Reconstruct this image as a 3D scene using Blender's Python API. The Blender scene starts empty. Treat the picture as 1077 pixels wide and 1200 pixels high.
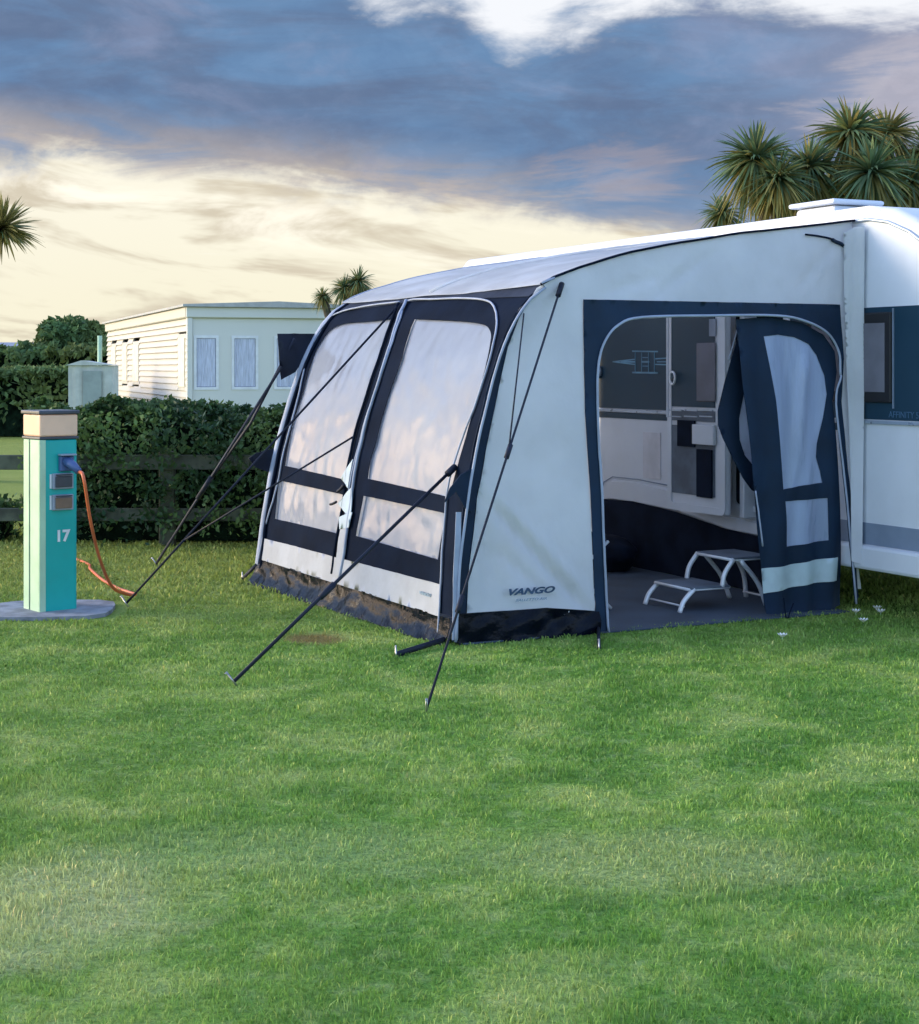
import bpy, bmesh, math, random
import numpy as np
from mathutils import Vector, noise
from mathutils.geometry import delaunay_2d_cdt
R = math.radians
random.seed(7); rng = np.random.default_rng(7)
sc = bpy.context.scene
col = sc.collection
# ---------------------------------------------------------------- camera model
FPX, CX, HY, EYE = 1915.0, 538.5, 430.0, 1.40
def at(px, py, Y): return Vector(((px-CX)/FPX*Y, Y, EYE-(py-HY)/FPX*Y))
def gnd(px, py): return at(px, py, EYE*FPX/(py-HY))
# awning / caravan frame: u runs along the caravan, v from the awning front to the caravan
OX, OY = -0.036, 8.2
UX, UY = -0.440, 0.898
VX, VY = 0.898, 0.440
ROTU = math.atan2(UY, UX)
def AW(u, v, z): return Vector((OX+UX*u+VX*v, OY+UY*u+VY*v, z))
def hit_u(px, py, u=0.0):
    t = (px-CX)/FPX
    v = (t*(OY+UY*u)-OX-UX*u)/(VX-VY*t)
    Y = OY+UY*u+VY*v
    return v, EYE-(py-HY)/FPX*Y
def hit_v(px, py, v):
    t = (px-CX)/FPX
    u = (t*(OY+VY*v)-OX-VX*v)/(UX-UY*t)
    Y = OY+UY*u+VY*v
    return u, EYE-(py-HY)/FPX*Y
PZ = [-.5,0,.45,.83,1.1,1.356,1.52,1.66,1.76,1.825,1.875,1.93,2.00,2.128,2.22,2.4]
PV = [0,0,.03,.086,.145,.216,.275,.35,.43,.52,.64,.80,1.06,1.80,2.54,3.0]
def pv(z): return float(np.interp(z, PZ, PV))
def pvs(z): return sum(pv(z+d) for d in (-.06,-.03,0,.03,.06))/5
def vf(u, z): return pvs(z)-.10*(max(0,u)/2.68)*max(0, 1-max(0,z)/1.55)**.75
def pz(v): return float(np.interp(v, PV[1:], PZ[1:]))
def uv_of(P): 
    dx, dy = P[0]-OX, P[1]-OY
    return dx*UX+dy*UY, dx*VX+dy*VY
def hit_front(px, py):
    lo, hi = 6.0, 15.0
    for i in range(40):
        m = (lo+hi)/2; P = at(px, py, m); u, v = uv_of(P)
        if v < vf(u, P.z): lo = m
        else: hi = m
    return u, P.z
# ---------------------------------------------------------------- object helpers
def tag(o, label=None, cat=None, group=None, kind=None):
    for k, v in (('label', label), ('category', cat), ('group', group), ('kind', kind)):
        if v: o[k] = v
    return o
def empty(name, loc=(0,0,0), rz=0.0, **k):
    o = bpy.data.objects.new(name, None); col.objects.link(o)
    o.location = loc; o.rotation_euler = (0,0,rz); o.empty_display_size = .1
    return tag(o, **k)
def link_mesh(name, me, m, parent=None):
    o = bpy.data.objects.new(name, me); col.objects.link(o)
    if m: me.materials.append(m)
    if parent is not None:
        o.parent = parent
        par = parent; chain = []
        while par is not None: chain.append(par); par = par.parent
        from mathutils import Matrix
        M = Matrix.Identity(4)
        for c in reversed(chain):
            M = M @ Matrix.Translation(c.location) @ c.rotation_euler.to_matrix().to_4x4()
        if not getattr(link_mesh, 'local', False): o.data.transform(M.inverted())
    return o
def from_pydata(name, vs, fs, m, parent=None, smooth=False):
    me = bpy.data.meshes.new(name); me.from_pydata([tuple(v) for v in vs], [], fs); me.update()
    if smooth: me.shade_smooth()
    return link_mesh(name, me, m, parent)
def from_bm(name, bm, m, parent=None, smooth=False):
    bmesh.ops.recalc_face_normals(bm, faces=bm.faces)
    me = bpy.data.meshes.new(name); bm.to_mesh(me); bm.free()
    if smooth: me.shade_smooth()
    return link_mesh(name, me, m, parent)
def box_bm(bm, o, ax, ay, az, bev=0.0):
    """box with origin corner o and edge vectors ax, ay, az"""
    o, ax, ay, az = map(Vector, (o, ax, ay, az))
    b2 = bmesh.new()
    vs = [b2.verts.new(o+ax*i+ay*j+az*k) for k in (0,1) for j in (0,1) for i in (0,1)]
    for f in ((0,2,3,1),(4,5,7,6),(0,1,5,4),(2,6,7,3),(0,4,6,2),(1,3,7,5)): b2.faces.new([vs[i] for i in f])
    if bev: bmesh.ops.bevel(b2, geom=list(b2.edges), offset=bev, segments=2, affect='EDGES', profile=.5)
    me = bpy.data.meshes.new('t'); b2.to_mesh(me); b2.free(); bm.from_mesh(me); bpy.data.meshes.remove(me)
def box(name, o, ax, ay, az, m, parent=None, bev=0.0):
    bm = bmesh.new(); box_bm(bm, o, ax, ay, az, bev); return from_bm(name, bm, m, parent)
def cbox(name, c, sx, sy, sz, m, parent=None, bev=0.0):
    return box(name, (c[0]-sx/2, c[1]-sy/2, c[2]), (sx,0,0), (0,sy,0), (0,0,sz), m, parent, bev)
def wbox(name, u0, u1, v0, v1, z0, z1, m, parent=None, bev=0.0):
    return box(name, AW(u0,v0,z0), AW(u1,v0,z0)-AW(u0,v0,z0), AW(u0,v1,z0)-AW(u0,v0,z0), (0,0,z1-z0), m, parent, bev)
def tube_bm(bm, pts, r, n=8, flat=1.0, cap=True):
    pts = [Vector(p) for p in pts]; rings = []
    prev = None
    for i, p in enumerate(pts):
        d = (pts[min(i+1,len(pts)-1)]-pts[max(i-1,0)]).normalized()
        a = prev if prev is not None else (Vector((0,0,1)) if abs(d.z) < .9 else Vector((1,0,0)))
        s = d.cross(a)
        if s.length < 1e-6: s = d.orthogonal()
        s.normalize(); b = s.cross(d).normalized(); prev = b
        rr = r[i] if isinstance(r, (list, tuple)) else r
        rings.append([bm.verts.new(p+s*math.cos(2*math.pi*k/n)*rr*flat+b*math.sin(2*math.pi*k/n)*rr) for k in range(n)])
    for A, B in zip(rings, rings[1:]):
        for k in range(n): bm.faces.new((A[k], A[(k+1)%n], B[(k+1)%n], B[k]))
    if cap: bm.faces.new(rings[0][::-1]); bm.faces.new(rings[-1])
def tube(name, pts, r, m, parent=None, n=8, flat=1.0):
    bm = bmesh.new(); tube_bm(bm, pts, r, n, flat); return from_bm(name, bm, m, parent, smooth=True)
def catmull(pts, n=8):
    pts = [Vector(p) for p in pts]; P = [pts[0]*2-pts[1]]+pts+[pts[-1]*2-pts[-2]]; out = []
    for i in range(1, len(P)-2):
        for k in range(n):
            t = k/n; a, b, c, d = P[i-1:i+3]
            out.append(.5*((2*b)+(c-a)*t+(2*a-5*b+4*c-d)*t*t+(3*b-a-3*c+d)*t**3))
    out.append(P[-2]); return out
def resample(poly, step):
    out = []
    for i in range(len(poly)):
        a, b = Vector(poly[i]), Vector(poly[(i+1)%len(poly)])
        n = max(1, int(round((b-a).length/step)))
        out += [a+(b-a)*k/n for k in range(n)]
    return out
def inside(p, poly):
    x, y = p; c = False; n = len(poly)
    for i in range(n):
        x1, y1 = poly[i]; x2, y2 = poly[(i+1)%n]
        if (y1 > y) != (y2 > y) and x < (x2-x1)*(y-y1)/(y2-y1)+x1: c = not c
    return c
def patch(name, poly, fn, m, parent=None, holes=(), off=0.0, step=.04, thick=.003, smooth=True):
    """fabric piece: a 2-D outline on a curved sheet fn(a, b, off) -> 3-D, filled with a fine mesh, with a thickness"""
    loops = [resample([Vector(p) for p in L], step) for L in [poly]+list(holes)]
    pts, edges = [], []
    for L in loops:
        b = len(pts); pts += L; edges += [(b+i, b+(i+1)%len(L)) for i in range(len(L))]
    xs = [p.x for p in loops[0]]; ys = [p.y for p in loops[0]]
    j = 0; y = min(ys)+step*.5
    lp = [[(p.x,p.y) for p in L] for L in loops]
    bp = np.array([(p.x,p.y) for p in pts])
    while y < max(ys):
        x = min(xs)+step*(.25+.5*(j%2))
        while x < max(xs):
            if inside((x,y), lp[0]) and not any(inside((x,y), h) for h in lp[1:]):
                if ((bp-(x,y))**2).sum(1).min() > (step*.45)**2: pts.append(Vector((x,y)))
            x += step
        y += step*.87; j += 1
    V, E, F, *_ = delaunay_2d_cdt(pts, edges, [], 0, 1e-6)
    F2 = []
    for f in F:
        c = sum((V[i] for i in f), Vector((0,0)))/len(f)
        if inside(c, lp[0]) and not any(inside(c, h) for h in lp[1:]): F2.append(tuple(f))
    o = from_pydata(name, [fn(p.x, p.y, off) for p in V], F2, m, parent, smooth)
    if thick:
        cnt = {}
        for p in o.data.polygons:
            for k in p.edge_keys: cnt[k] = cnt.get(k, 0)+1
        for e in o.data.edges: e.use_edge_sharp = cnt.get(e.key, 0) == 1
        md = o.modifiers.new('thickness', 'SOLIDIFY'); md.thickness = thick; md.offset = 0
    return o
def nz(x, y, z=0.0, s=1.0): return noise.noise(Vector((x*s, y*s, z)))
def crease(a, b, p, q, w):
    """0..1 ridge along the segment p-q"""
    d = Vector((q[0]-p[0], q[1]-p[1])); L = d.length; d /= L
    r = Vector((a-p[0], b-p[1])); t = r.dot(d)
    e = abs(r.x*d.y-r.y*d.x)
    k = max(0.0, min(1.0, t/(L*.15)))*max(0.0, min(1.0, (L-t)/(L*.25)))
    return math.exp(-(e/w)**2)*k
# ---------------------------------------------------------------- materials
class NT:
    def __init__(s, tree): s.t = tree; s.L = tree.links; s.N = tree.nodes
    def n(s, typ, **k):
        o = s.N.new(typ)
        for a, b in k.items(): setattr(o, a, b)
        return o
    def put(s, sock, v):
        if isinstance(v, (int, float)): sock.default_value = v
        elif isinstance(v, (tuple, list)): sock.default_value = tuple(v) if len(v) == len(sock.default_value) else tuple(v)+(1,)
        elif v is not None: s.L.new(v, sock)
    def m(s, op, a, b=None, c=None, clamp=False):
        o = s.n('ShaderNodeMath', operation=op, use_clamp=clamp)
        for i, v in enumerate((a, b, c)):
            if v is not None: s.put(o.inputs[i], v)
        return o.outputs[0]
    def mix(s, f, a, b, mode='MIX'):
        o = s.n('ShaderNodeMix', data_type='RGBA', blend_type=mode)
        s.put(o.inputs[0], f); s.put(o.inputs[6], a); s.put(o.inputs[7], b); return o.outputs[2]
    def ss(s, x, lo, hi):
        o = s.n('ShaderNodeMapRange', interpolation_type='SMOOTHSTEP')
        s.put(o.inputs[0], x); s.put(o.inputs[1], lo); s.put(o.inputs[2], hi); return o.outputs[0]
    def noise(s, vec, scale, detail=3, rough=.55, dist=0.0):
        o = s.n('ShaderNodeTexNoise'); s.put(o.inputs['Vector'], vec)
        o.inputs['Scale'].default_value = scale; o.inputs['Detail'].default_value = detail
        o.inputs['Roughness'].default_value = rough; o.inputs['Distortion'].default_value = dist
        return o.outputs[0]
    def xyz(s, x, y, z):
        o = s.n('ShaderNodeCombineXYZ')
        for i, v in enumerate((x, y, z)): s.put(o.inputs[i], v)
        return o.outputs[0]
def mat(name, c, rough=.6, metal=0.0, var=.08, vscale=6.0, bump=0.0, bscale=40.0, spec=.5, c2=None, trans=0.0, dirt=0.0, sheen=0.0, coat=0.0, attr=False, stretch=None, ior=0):
    mt = bpy.data.materials.new(name); mt.use_nodes = True; T = NT(mt.node_tree)
    b = T.N['Principled BSDF']; out = T.N['Material Output']
    co = T.n('ShaderNodeTexCoord').outputs['Object']
    if stretch:
        mp = T.n('ShaderNodeMapping'); mp.inputs['Scale'].default_value = stretch; T.L.new(co, mp.inputs[0]); co = mp.outputs[0]
    f = T.noise(co, vscale, 4)
    lo = tuple(x*(1-var*1.6) for x in c); hi = tuple(min(1, x*(1+var)) for x in c)
    if c2: lo, hi = c, c2
    cc = T.mix(T.ss(f, .32, .68), lo, hi)
    if attr:
        at_ = T.n('ShaderNodeAttribute', attribute_name='tint')
        cc = T.mix(1.0, cc, at_.outputs[0], 'MULTIPLY')
    if dirt:
        f2 = T.noise(co, vscale*3.3, 6, .7)
        cc = T.mix(T.m('MULTIPLY', T.ss(f2, .5, .75), dirt), cc, (.10,.09,.07))
    T.L.new(cc, b.inputs['Base Color'])
    rr = T.m('ADD', T.m('MULTIPLY', T.m('SUBTRACT', T.noise(co, vscale*2, 3), .5), .25), rough, clamp=True)
    T.L.new(rr, b.inputs['Roughness'])
    b.inputs['Metallic'].default_value = metal; b.inputs['Specular IOR Level'].default_value = spec
    if ior: b.inputs['IOR'].default_value = ior
    if coat: b.inputs['Coat Weight'].default_value = coat; b.inputs['Coat Roughness'].default_value = .15
    if sheen: b.inputs['Sheen Weight'].default_value = sheen
    if bump:
        bp = T.n('ShaderNodeBump'); bp.inputs['Distance'].default_value = bump; bp.inputs['Strength'].default_value = 1
        T.L.new(T.noise(co, bscale, 4, .6), bp.inputs['Height']); T.L.new(bp.outputs[0], b.inputs['Normal'])
    if trans:
        tr = T.n('ShaderNodeBsdfTranslucent'); T.L.new(cc, tr.inputs[0]); mx = T.n('ShaderNodeMixShader'); mx.inputs[0].default_value = trans
        T.L.new(b.outputs[0], mx.inputs[1]); T.L.new(tr.outputs[0], mx.inputs[2]); T.L.new(mx.outputs[0], out.inputs[0])
    return mt
M = {}
M['fabric'] = mat('awning_fabric', (.82,.83,.86), .75, var=.03, vscale=2.5, bump=.009, bscale=6, spec=.2, dirt=.015, trans=.50)
M['fabric_white'] = mat('awning_white_band', (.36,.38,.42), .7, var=.06, vscale=5, bump=.003, bscale=14, spec=.3, dirt=.10)
M['roof_fabric'] = mat('awning_roof_fabric', (.80,.83,.87), .7, var=.06, vscale=2.5, bump=.009, bscale=6, spec=.2, dirt=.08, trans=.64)
M['charcoal'] = mat('charcoal_fabric', (.007,.012,.026), .8, var=.15, vscale=4, bump=.003, bscale=12, spec=.5, ior=1.1)
M['brow'] = mat('grey_brow_fabric', (.035,.044,.068), .8, var=.15, vscale=4, bump=.003, bscale=12, spec=.5, ior=1.1)
M['navy'] = mat('navy_fabric', (.006,.022,.052), .7, var=.15, vscale=4, bump=.003, bscale=12, spec=.3)
M['navy_dark'] = mat('navy_fabric_dark', (.005,.017,.042), .7, var=.15, vscale=4, bump=.003, bscale=12, spec=.25)
M['skirt'] = mat('skirt_vinyl', (.004,.006,.012), .20, var=.3, vscale=9, bump=.008, bscale=14, spec=.5, ior=1.17)
M['piping'] = mat('pale_piping', (.34,.38,.48), .6, var=.08, spec=.2)
M['pane'] = mat('clear_pvc_pane', (.52,.56,.68), .15, var=.06, vscale=1.2, bump=.004, bscale=5, spec=1.0, c2=(.62,.67,.78), trans=.62, coat=.25)
M['pane_blue'] = mat('clear_pvc_flap_pane', (.38,.46,.64), .3, var=.1, vscale=3, bump=.006, bscale=9, spec=.6, trans=.25, stretch=(2,2,.4))
M['strap'] = mat('strap_webbing', (.010,.014,.030), .6, var=.2, spec=.3)
M['peg'] = mat('steel_peg', (.5,.5,.5), .35, metal=.9)
M['cvwhite'] = mat('caravan_white_aluminium', (.63,.66,.71), .5, var=.03, vscale=3, spec=.35)
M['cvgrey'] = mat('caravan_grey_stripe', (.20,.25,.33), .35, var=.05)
M['cvband'] = mat('caravan_dark_band', (.014,.045,.075), .35, var=.05, vscale=2, spec=.25)
M['trim'] = mat('aluminium_trim', (.40,.47,.56), .3, metal=.5, var=.08)
M['black'] = mat('black_rubber', (.008,.009,.012), .6, var=.2)
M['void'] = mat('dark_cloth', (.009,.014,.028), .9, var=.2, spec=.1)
M['mark'] = mat('faint_decal', (.10,.25,.36), .4, var=.2)
M['mark_light'] = mat('decal_grey', (.06,.14,.24), .4, var=.1)
M['logo'] = mat('printed_navy', (.02,.06,.13), .6, var=.2)
M['logo_faint'] = mat('printed_grey', (.22,.32,.42), .6, var=.2)
M['blind'] = mat('pleated_blind', (.15,.15,.18), .7, var=.1)
M['teal'] = mat('teal_paint', (.0,.40,.36), .35, var=.06, vscale=3, spec=.5, dirt=.05)
M['mint'] = mat('pale_green_paint', (.42,.62,.42), .4, var=.06, vscale=4, dirt=.08)
M['dkgreen'] = mat('dark_green_seam', (.01,.08,.06), .6)
M['darkcap'] = mat('dark_plastic', (.05,.055,.07), .4, var=.15)
M['grey_plastic'] = mat('grey_plastic', (.30,.33,.40), .4, var=.12)
M['blue_plastic'] = mat('blue_plastic', (.07,.12,.28), .35, var=.12)
M['white_plastic'] = mat('white_plastic', (.75,.75,.75), .4, var=.05)
M['brownish'] = mat('smoked_cover', (.20,.13,.09), .3, var=.2)
M['orange'] = mat('orange_cable', (.60,.13,.045), .45, var=.1, vscale=10)
M['concrete'] = mat('concrete', (.24,.25,.28), .85, var=.2, vscale=9, bump=.004, bscale=60, dirt=.3)
M['wood'] = mat('weathered_timber', (.075,.085,.055), .85, var=.3, vscale=6, bump=.004, bscale=30, dirt=.3)
M['bark'] = mat('bark', (.09,.075,.055), .9, var=.35, vscale=8, bump=.02, bscale=18)
M['rug'] = mat('groundsheet', (.045,.065,.095), .8, var=.18, vscale=3, bump=.003, bscale=50)
M['silver'] = mat('silver_tube', (.75,.78,.82), .4, metal=.25, var=.05)
M['step'] = mat('step_tread', (.10,.13,.17), .6, var=.2)
M['leaf'] = mat('hedge_leaf', (.018,.055,.022), .55, var=.5, vscale=1.3, c2=(.12,.20,.055), spec=.3, trans=.3, attr=True)
M['leaf_far'] = mat('far_leaf', (.08,.15,.055), .7, var=.5, vscale=.5, c2=(.20,.24,.08), spec=.2, trans=.2, attr=True)
M['palm'] = mat('palm_leaf', (.10,.14,.075), .5, var=.5, vscale=2.0, c2=(.17,.20,.10), spec=.25, trans=.3, attr=True)
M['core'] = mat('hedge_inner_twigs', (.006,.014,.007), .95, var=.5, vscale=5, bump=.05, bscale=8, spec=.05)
def pane_glow(): pass
# siding (static home)
def siding_mat(name, c):
    mt = bpy.data.materials.new(name); mt.use_nodes = True; T = NT(mt.node_tree); b = T.N['Principled BSDF']
    co = T.n('ShaderNodeTexCoord').outputs['Object']
    f = T.noise(co, 1.5, 5); T.L.new(T.mix(f, tuple(x*.9 for x in c), c), b.inputs['Base Color']); b.inputs['Roughness'].default_value = .55
    return mt
M['siding'] = siding_mat('cream_siding', (.55,.52,.45))
M['endwall'] = siding_mat('pale_green_wall', (.70,.69,.62))
M['homeroof'] = mat('felt_roof', (.42,.42,.40), .8)
M['glass'] = mat('window_glass', (.10,.13,.22), .08, var=.3, vscale=1.0, spec=.9)
M['curtain'] = mat('net_curtain', (.58,.60,.70), .9, var=.12, vscale=12, stretch=(4,4,.3))
M['shed'] = mat('shed_metal', (.50,.52,.46), .5, var=.08)
M['frost'] = mat('frosted_balustrade', (.50,.56,.66), .3, var=.05, trans=.3)
M['farroof'] = mat('slate_roof', (.28,.30,.36), .7, var=.1)
M['render_wall'] = mat('painted_render', (.5,.48,.42), .8, var=.1)
# lawn: one colour field shared by the soil sheet and the blades
def lawn_colour(T, blades):
    pos = T.n('ShaderNodeNewGeometry').outputs['Position']
    sep = T.n('ShaderNodeSeparateXYZ'); T.L.new(pos, sep.inputs[0])
    flat = T.xyz(sep.outputs[0], sep.outputs[1], 0.0)
    big = T.noise(flat, .55, 3, .5, .3); mid = T.noise(flat, 2.2, 4, .6, .4)
    fine = T.noise(flat, 14, 3, .6)
    g = T.mix(T.ss(big, .35, .65), (.155,.32,.05), (.24,.39,.07))
    g = T.mix(T.m('MULTIPLY', T.ss(mid, .46, .70), .75), g, (.42,.50,.15))
    g = T.mix(T.m('MULTIPLY', T.ss(mid, .54, .34), .6), g, (.10,.23,.035))
    g = T.mix(T.m('MULTIPLY', T.ss(fine, .45, .75), .35), g, (.48,.55,.24))
    # further from the caravan the sward is drier and yellower
    dry = T.m('ADD', T.ss(sep.outputs[1], 7.5, 11.5), T.m('MULTIPLY', T.ss(sep.outputs[0], 0.4, -2.2), .35))
    g = T.mix(T.m('MULTIPLY', dry, .55, clamp=True), g, (.31,.33,.08))
    def spot(x, y, rx, ry, c, k, g):
        dx = T.m('DIVIDE', T.m('SUBTRACT', sep.outputs[0], x), rx); dy = T.m('DIVIDE', T.m('SUBTRACT', sep.outputs[1], y), ry)
        d = T.m('SQRT', T.m('ADD', T.m('MULTIPLY', dx, dx), T.m('MULTIPLY', dy, dy)))
        d = T.m('ADD', d, T.m('MULTIPLY', T.m('SUBTRACT', mid, .5), 1.6))
        return T.mix(T.m('MULTIPLY', T.ss(d, 1.2, .4), k), g, c)
    p = gnd(375, 748); g = spot(p.x, p.y, .20, .22, (.22,.13,.055), .8, g)
    p = gnd(60, 1060); g = spot(p.x, p.y, .42, .5, (.58,.58,.26), .7, g)
    p = gnd(760, 1010); g = spot(p.x, p.y, .55, .35, (.42,.48,.18), .6, g)
    p = gnd(330, 1000); g = spot(p.x, p.y, .7, .3, (.34,.44,.16), .5, g)
    return g, flat, fine
def lawn_mats():
    mt = bpy.data.materials.new('lawn_ground'); mt.use_nodes = True; T = NT(mt.node_tree); b = T.N['Principled BSDF']
    g, flat, fine = lawn_colour(T, False)
    g = T.mix(T.m('MULTIPLY', T.ss(T.noise(flat, 60, 3, .7), .45, .65), .45), g, (.03,.06,.012))
    T.L.new(g, b.inputs['Base Color']); b.inputs['Roughness'].default_value = .9; b.inputs['Specular IOR Level'].default_value = .1
    bp = T.n('ShaderNodeBump'); bp.inputs['Distance'].default_value = .02; T.L.new(T.noise(flat, 45, 4, .7), bp.inputs['Height']); T.L.new(bp.outputs[0], b.inputs['Normal'])
    m2 = bpy.data.materials.new('grass_blade'); m2.use_nodes = True; T = NT(m2.node_tree); b = T.N['Principled BSDF']
    g, flat, fine = lawn_colour(T, True)
    a = T.n('ShaderNodeAttribute', attribute_name='tint')
    g = T.mix(1.0, g, a.outputs[0], 'MULTIPLY')
    T.L.new(g, b.inputs['Base Color']); b.inputs['Roughness'].default_value = .6; b.inputs['Specular IOR Level'].default_value = .25
    tr = T.n('ShaderNodeBsdfTranslucent'); T.L.new(g, tr.inputs[0]); mx = T.n('ShaderNodeMixShader'); mx.inputs[0].default_value = .3
    T.L.new(b.outputs[0], mx.inputs[1]); T.L.new(tr.outputs[0], mx.inputs[2]); T.L.new(mx.outputs[0], T.N['Material Output'].inputs[0])
    return mt, m2
M['lawn'], M['blade'] = lawn_mats()
# ---------------------------------------------------------------- scattered faces with a per-face tint
def tri_mesh(name, V, F, tint, m, parent=None):
    me = bpy.data.meshes.new(name)
    n = len(F); k = F.shape[1]
    me.vertices.add(len(V)); me.vertices.foreach_set('co', V.astype(np.float32).ravel())
    me.loops.add(n*k); me.loops.foreach_set('vertex_index', F.astype(np.int32).ravel())
    me.polygons.add(n); me.polygons.foreach_set('loop_start', np.arange(0, n*k, k, dtype=np.int32))
    me.polygons.foreach_set('loop_total', np.full(n, k, dtype=np.int32))
    me.update(calc_edges=True)
    ca = me.color_attributes.new('tint', 'FLOAT_COLOR', 'POINT')
    rgba = np.ones((len(V), 4), dtype=np.float32); rgba[:, :3] = tint; ca.data.foreach_set('color', rgba.ravel())
    return link_mesh(name, me, m, parent)
def leaves(name, C, size, m, parent=None, tintvar=.35, up=.3, warm=.0, aspect=.55):
    """C: (n,3) centres; each a small pointed leaf (quad)"""
    n = len(C); s = size*(.6+.8*rng.random(n))[:, None]
    d = rng.normal(size=(n,3)); d[:,2] += up; d /= np.linalg.norm(d, axis=1)[:,None]
    e = np.cross(d, rng.normal(size=(n,3))); e /= np.linalg.norm(e, axis=1)[:,None]
    V = np.stack([C-d*s*.5, C+e*s*aspect*.5, C+d*s*.5, C-e*s*aspect*.5], 1).reshape(-1,3)
    F = np.arange(n*4).reshape(n,4)
    t = 1+tintvar*(rng.random((n,1))*2-1); t = np.repeat(np.concatenate([t*(1+warm*rng.random((n,1))), t, t*(1-warm*.5*rng.random((n,1)))],1), 4, 0)
    return tri_mesh(name, V, F, t, m, parent)
# ================================================================ SETTING
bm = bmesh.new()
for x0, x1, y0, y1 in ((-400,400,-60,900),):
    vs = [bm.verts.new(p) for p in ((x0,y0,0),(x1,y0,0),(x1,y1,0),(x0,y1,0))]; bm.faces.new(vs)
lawn = from_bm('ground', bm, M['lawn']); tag(lawn, kind='structure')
def grass_field():
    Vs, Fs, Ts = [], [], []; base = 0
    bands = [(2.9,4.2,12000,.0030,.015),(4.2,5.6,9500,.0040,.015),(5.6,7.4,6500,.0052,.015),(7.4,9.6,4200,.0070,.016),(9.6,12.5,2300,.010,.025),(12.5,17,900,.015,.028)]
    for y0, y1, dens, w, h in bands:
        xm0, xm1 = -.30*y1-.9, .30*y1+.9
        n = int((y1-y0)*(xm1-xm0)*dens)
        x = xm0+(xm1-xm0)*rng.random(n); y = y0+(y1-y0)*rng.random(n)
        keep = np.abs(x) < .295*y+.8
        # no blades under the groundsheet, the pad or the caravan's wheels
        du = (x-OX)*UX+(y-OY)*UY; dv = (x-OX)*VX+(y-OY)*VY
        keep &= ~((du > .06) & (du < 2.62) & (dv > .05) & (dv < 2.55))
        bp_ = gnd(62, 716); keep &= (np.abs(x-bp_.x) > .42) | (np.abs(y-bp_.y) > .36)
        # thinner sward on the worn patch
        sp = gnd(375,748); keep &= ~((((x-sp.x)/.2)**2+((y-sp.y)/.2)**2 < 1) & (rng.random(n) < .7))
        x, y = x[keep], y[keep]; n = len(x)
        cl = .88+.28*np.sin(x*7+3*np.sin(y*4.1))*np.sin(y*6.3+2*np.sin(x*5))+.30*np.sin(x*23+2.5*np.sin(y*17))*np.sin(y*19+2*np.sin(x*13)); cl = cl+(.4*(np.sin(x*5.1+1.7*y)*np.sin(y*4.3-2.2*x) > .86))
        hh = h*(.5+.9*rng.random(n))*cl; ww = w*(.7+.6*rng.random(n))
        a = rng.random(n)*6.283; lean = h*(.25+.9*rng.random(n))*np.where(rng.random(n)<.25,1.6,.8); b = rng.random(n)*6.283
        px, py = np.cos(a)*ww*.5, np.sin(a)*ww*.5
        z0 = np.full(n, -.003)
        A = np.stack([x-px, y-py, z0], 1); B = np.stack([x+px, y+py, z0], 1)
        mx, my = x+np.cos(b)*lean*.35, y+np.sin(b)*lean*.35
        C = np.stack([mx+px*.8, my+py*.8, hh*.6], 1); D = np.stack([mx-px*.8, my-py*.8, hh*.6], 1)
        E = np.stack([x+np.cos(b)*lean, y+np.sin(b)*lean, hh], 1)
        V = np.stack([A,B,C,D,E], 1).reshape(-1,3)
        i = base+np.arange(n)*5
        F = np.concatenate([np.stack([i,i+1,i+2],1), np.stack([i,i+2,i+3],1), np.stack([i+3,i+2,i+4],1)],0)
        r = rng.random((n,1)); t = .74+.62*r**1.2
        dry = (rng.random((n,1)) < .03)*.7
        c = np.concatenate([t*(1+dry*1.5), t*(1+dry*.7), t*(1+dry*1.0)],1)
        Vs.append(V); Fs.append(F); Ts.append(np.repeat(c,5,0)); base += n*5
    return tri_mesh('grass', np.concatenate(Vs), np.concatenate(Fs), np.concatenate(Ts), M['blade'])
g = grass_field(); tag(g, 'short mown green grass covering the pitch', 'grass', kind='stuff')

# ---------------------------------------------------------------- service bollard
BP = gnd(59, 717); brot = R(38.8)
bol = empty('service_bollard', (BP.x, BP.y, 0), brot, label='teal and mint electric hook-up bollard numbered 17 beside the cable', cat='service bollard')
link_mesh.local = True
W_ = .225; hw = W_/2
HT = 1.165
cbox('body', (0,0,0), W_, W_, .99, M['teal'], bol, .012)
# mint side cladding wraps the left faces and the corner
box('side_cladding', (-hw-.006,-hw+.004,0.004), (.006,0,0), (0,W_*.60-.02,0), (0,0,.984), M['mint'], bol)
box('side_cladding', (-hw-.006,-hw+W_*.60+.004,0.004), (.006,0,0), (0,W_*.40-.02,0), (0,0,.984), M['mint'], bol)
box('seam_strip', (-hw-.003,-hw+W_*.60-.012,0.004), (.002,0,0), (0,.012,0), (0,0,.984), M['dkgreen'], bol)
box('corner_trim', (-hw-.006,-hw-.006,0.004), (.036,0,0), (0,.005,0), (0,0,.984), M['mint'], bol)
cbox('collar', (0,0,.991), W_+.014, W_+.014, .014, M['darkcap'], bol, .003)
lampm = mat('peach_lamp_diffuser', (.92,.62,.42), .4, var=.06, vscale=5, trans=.2)
lamp = cbox('lamp_head', (0,0,1.006), W_+.006, W_+.006, .125, lampm, bol, .01)
cbox('cap', (0,0,1.132), W_+.024, W_+.024, .022, M['darkcap'], bol, .006)
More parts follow.
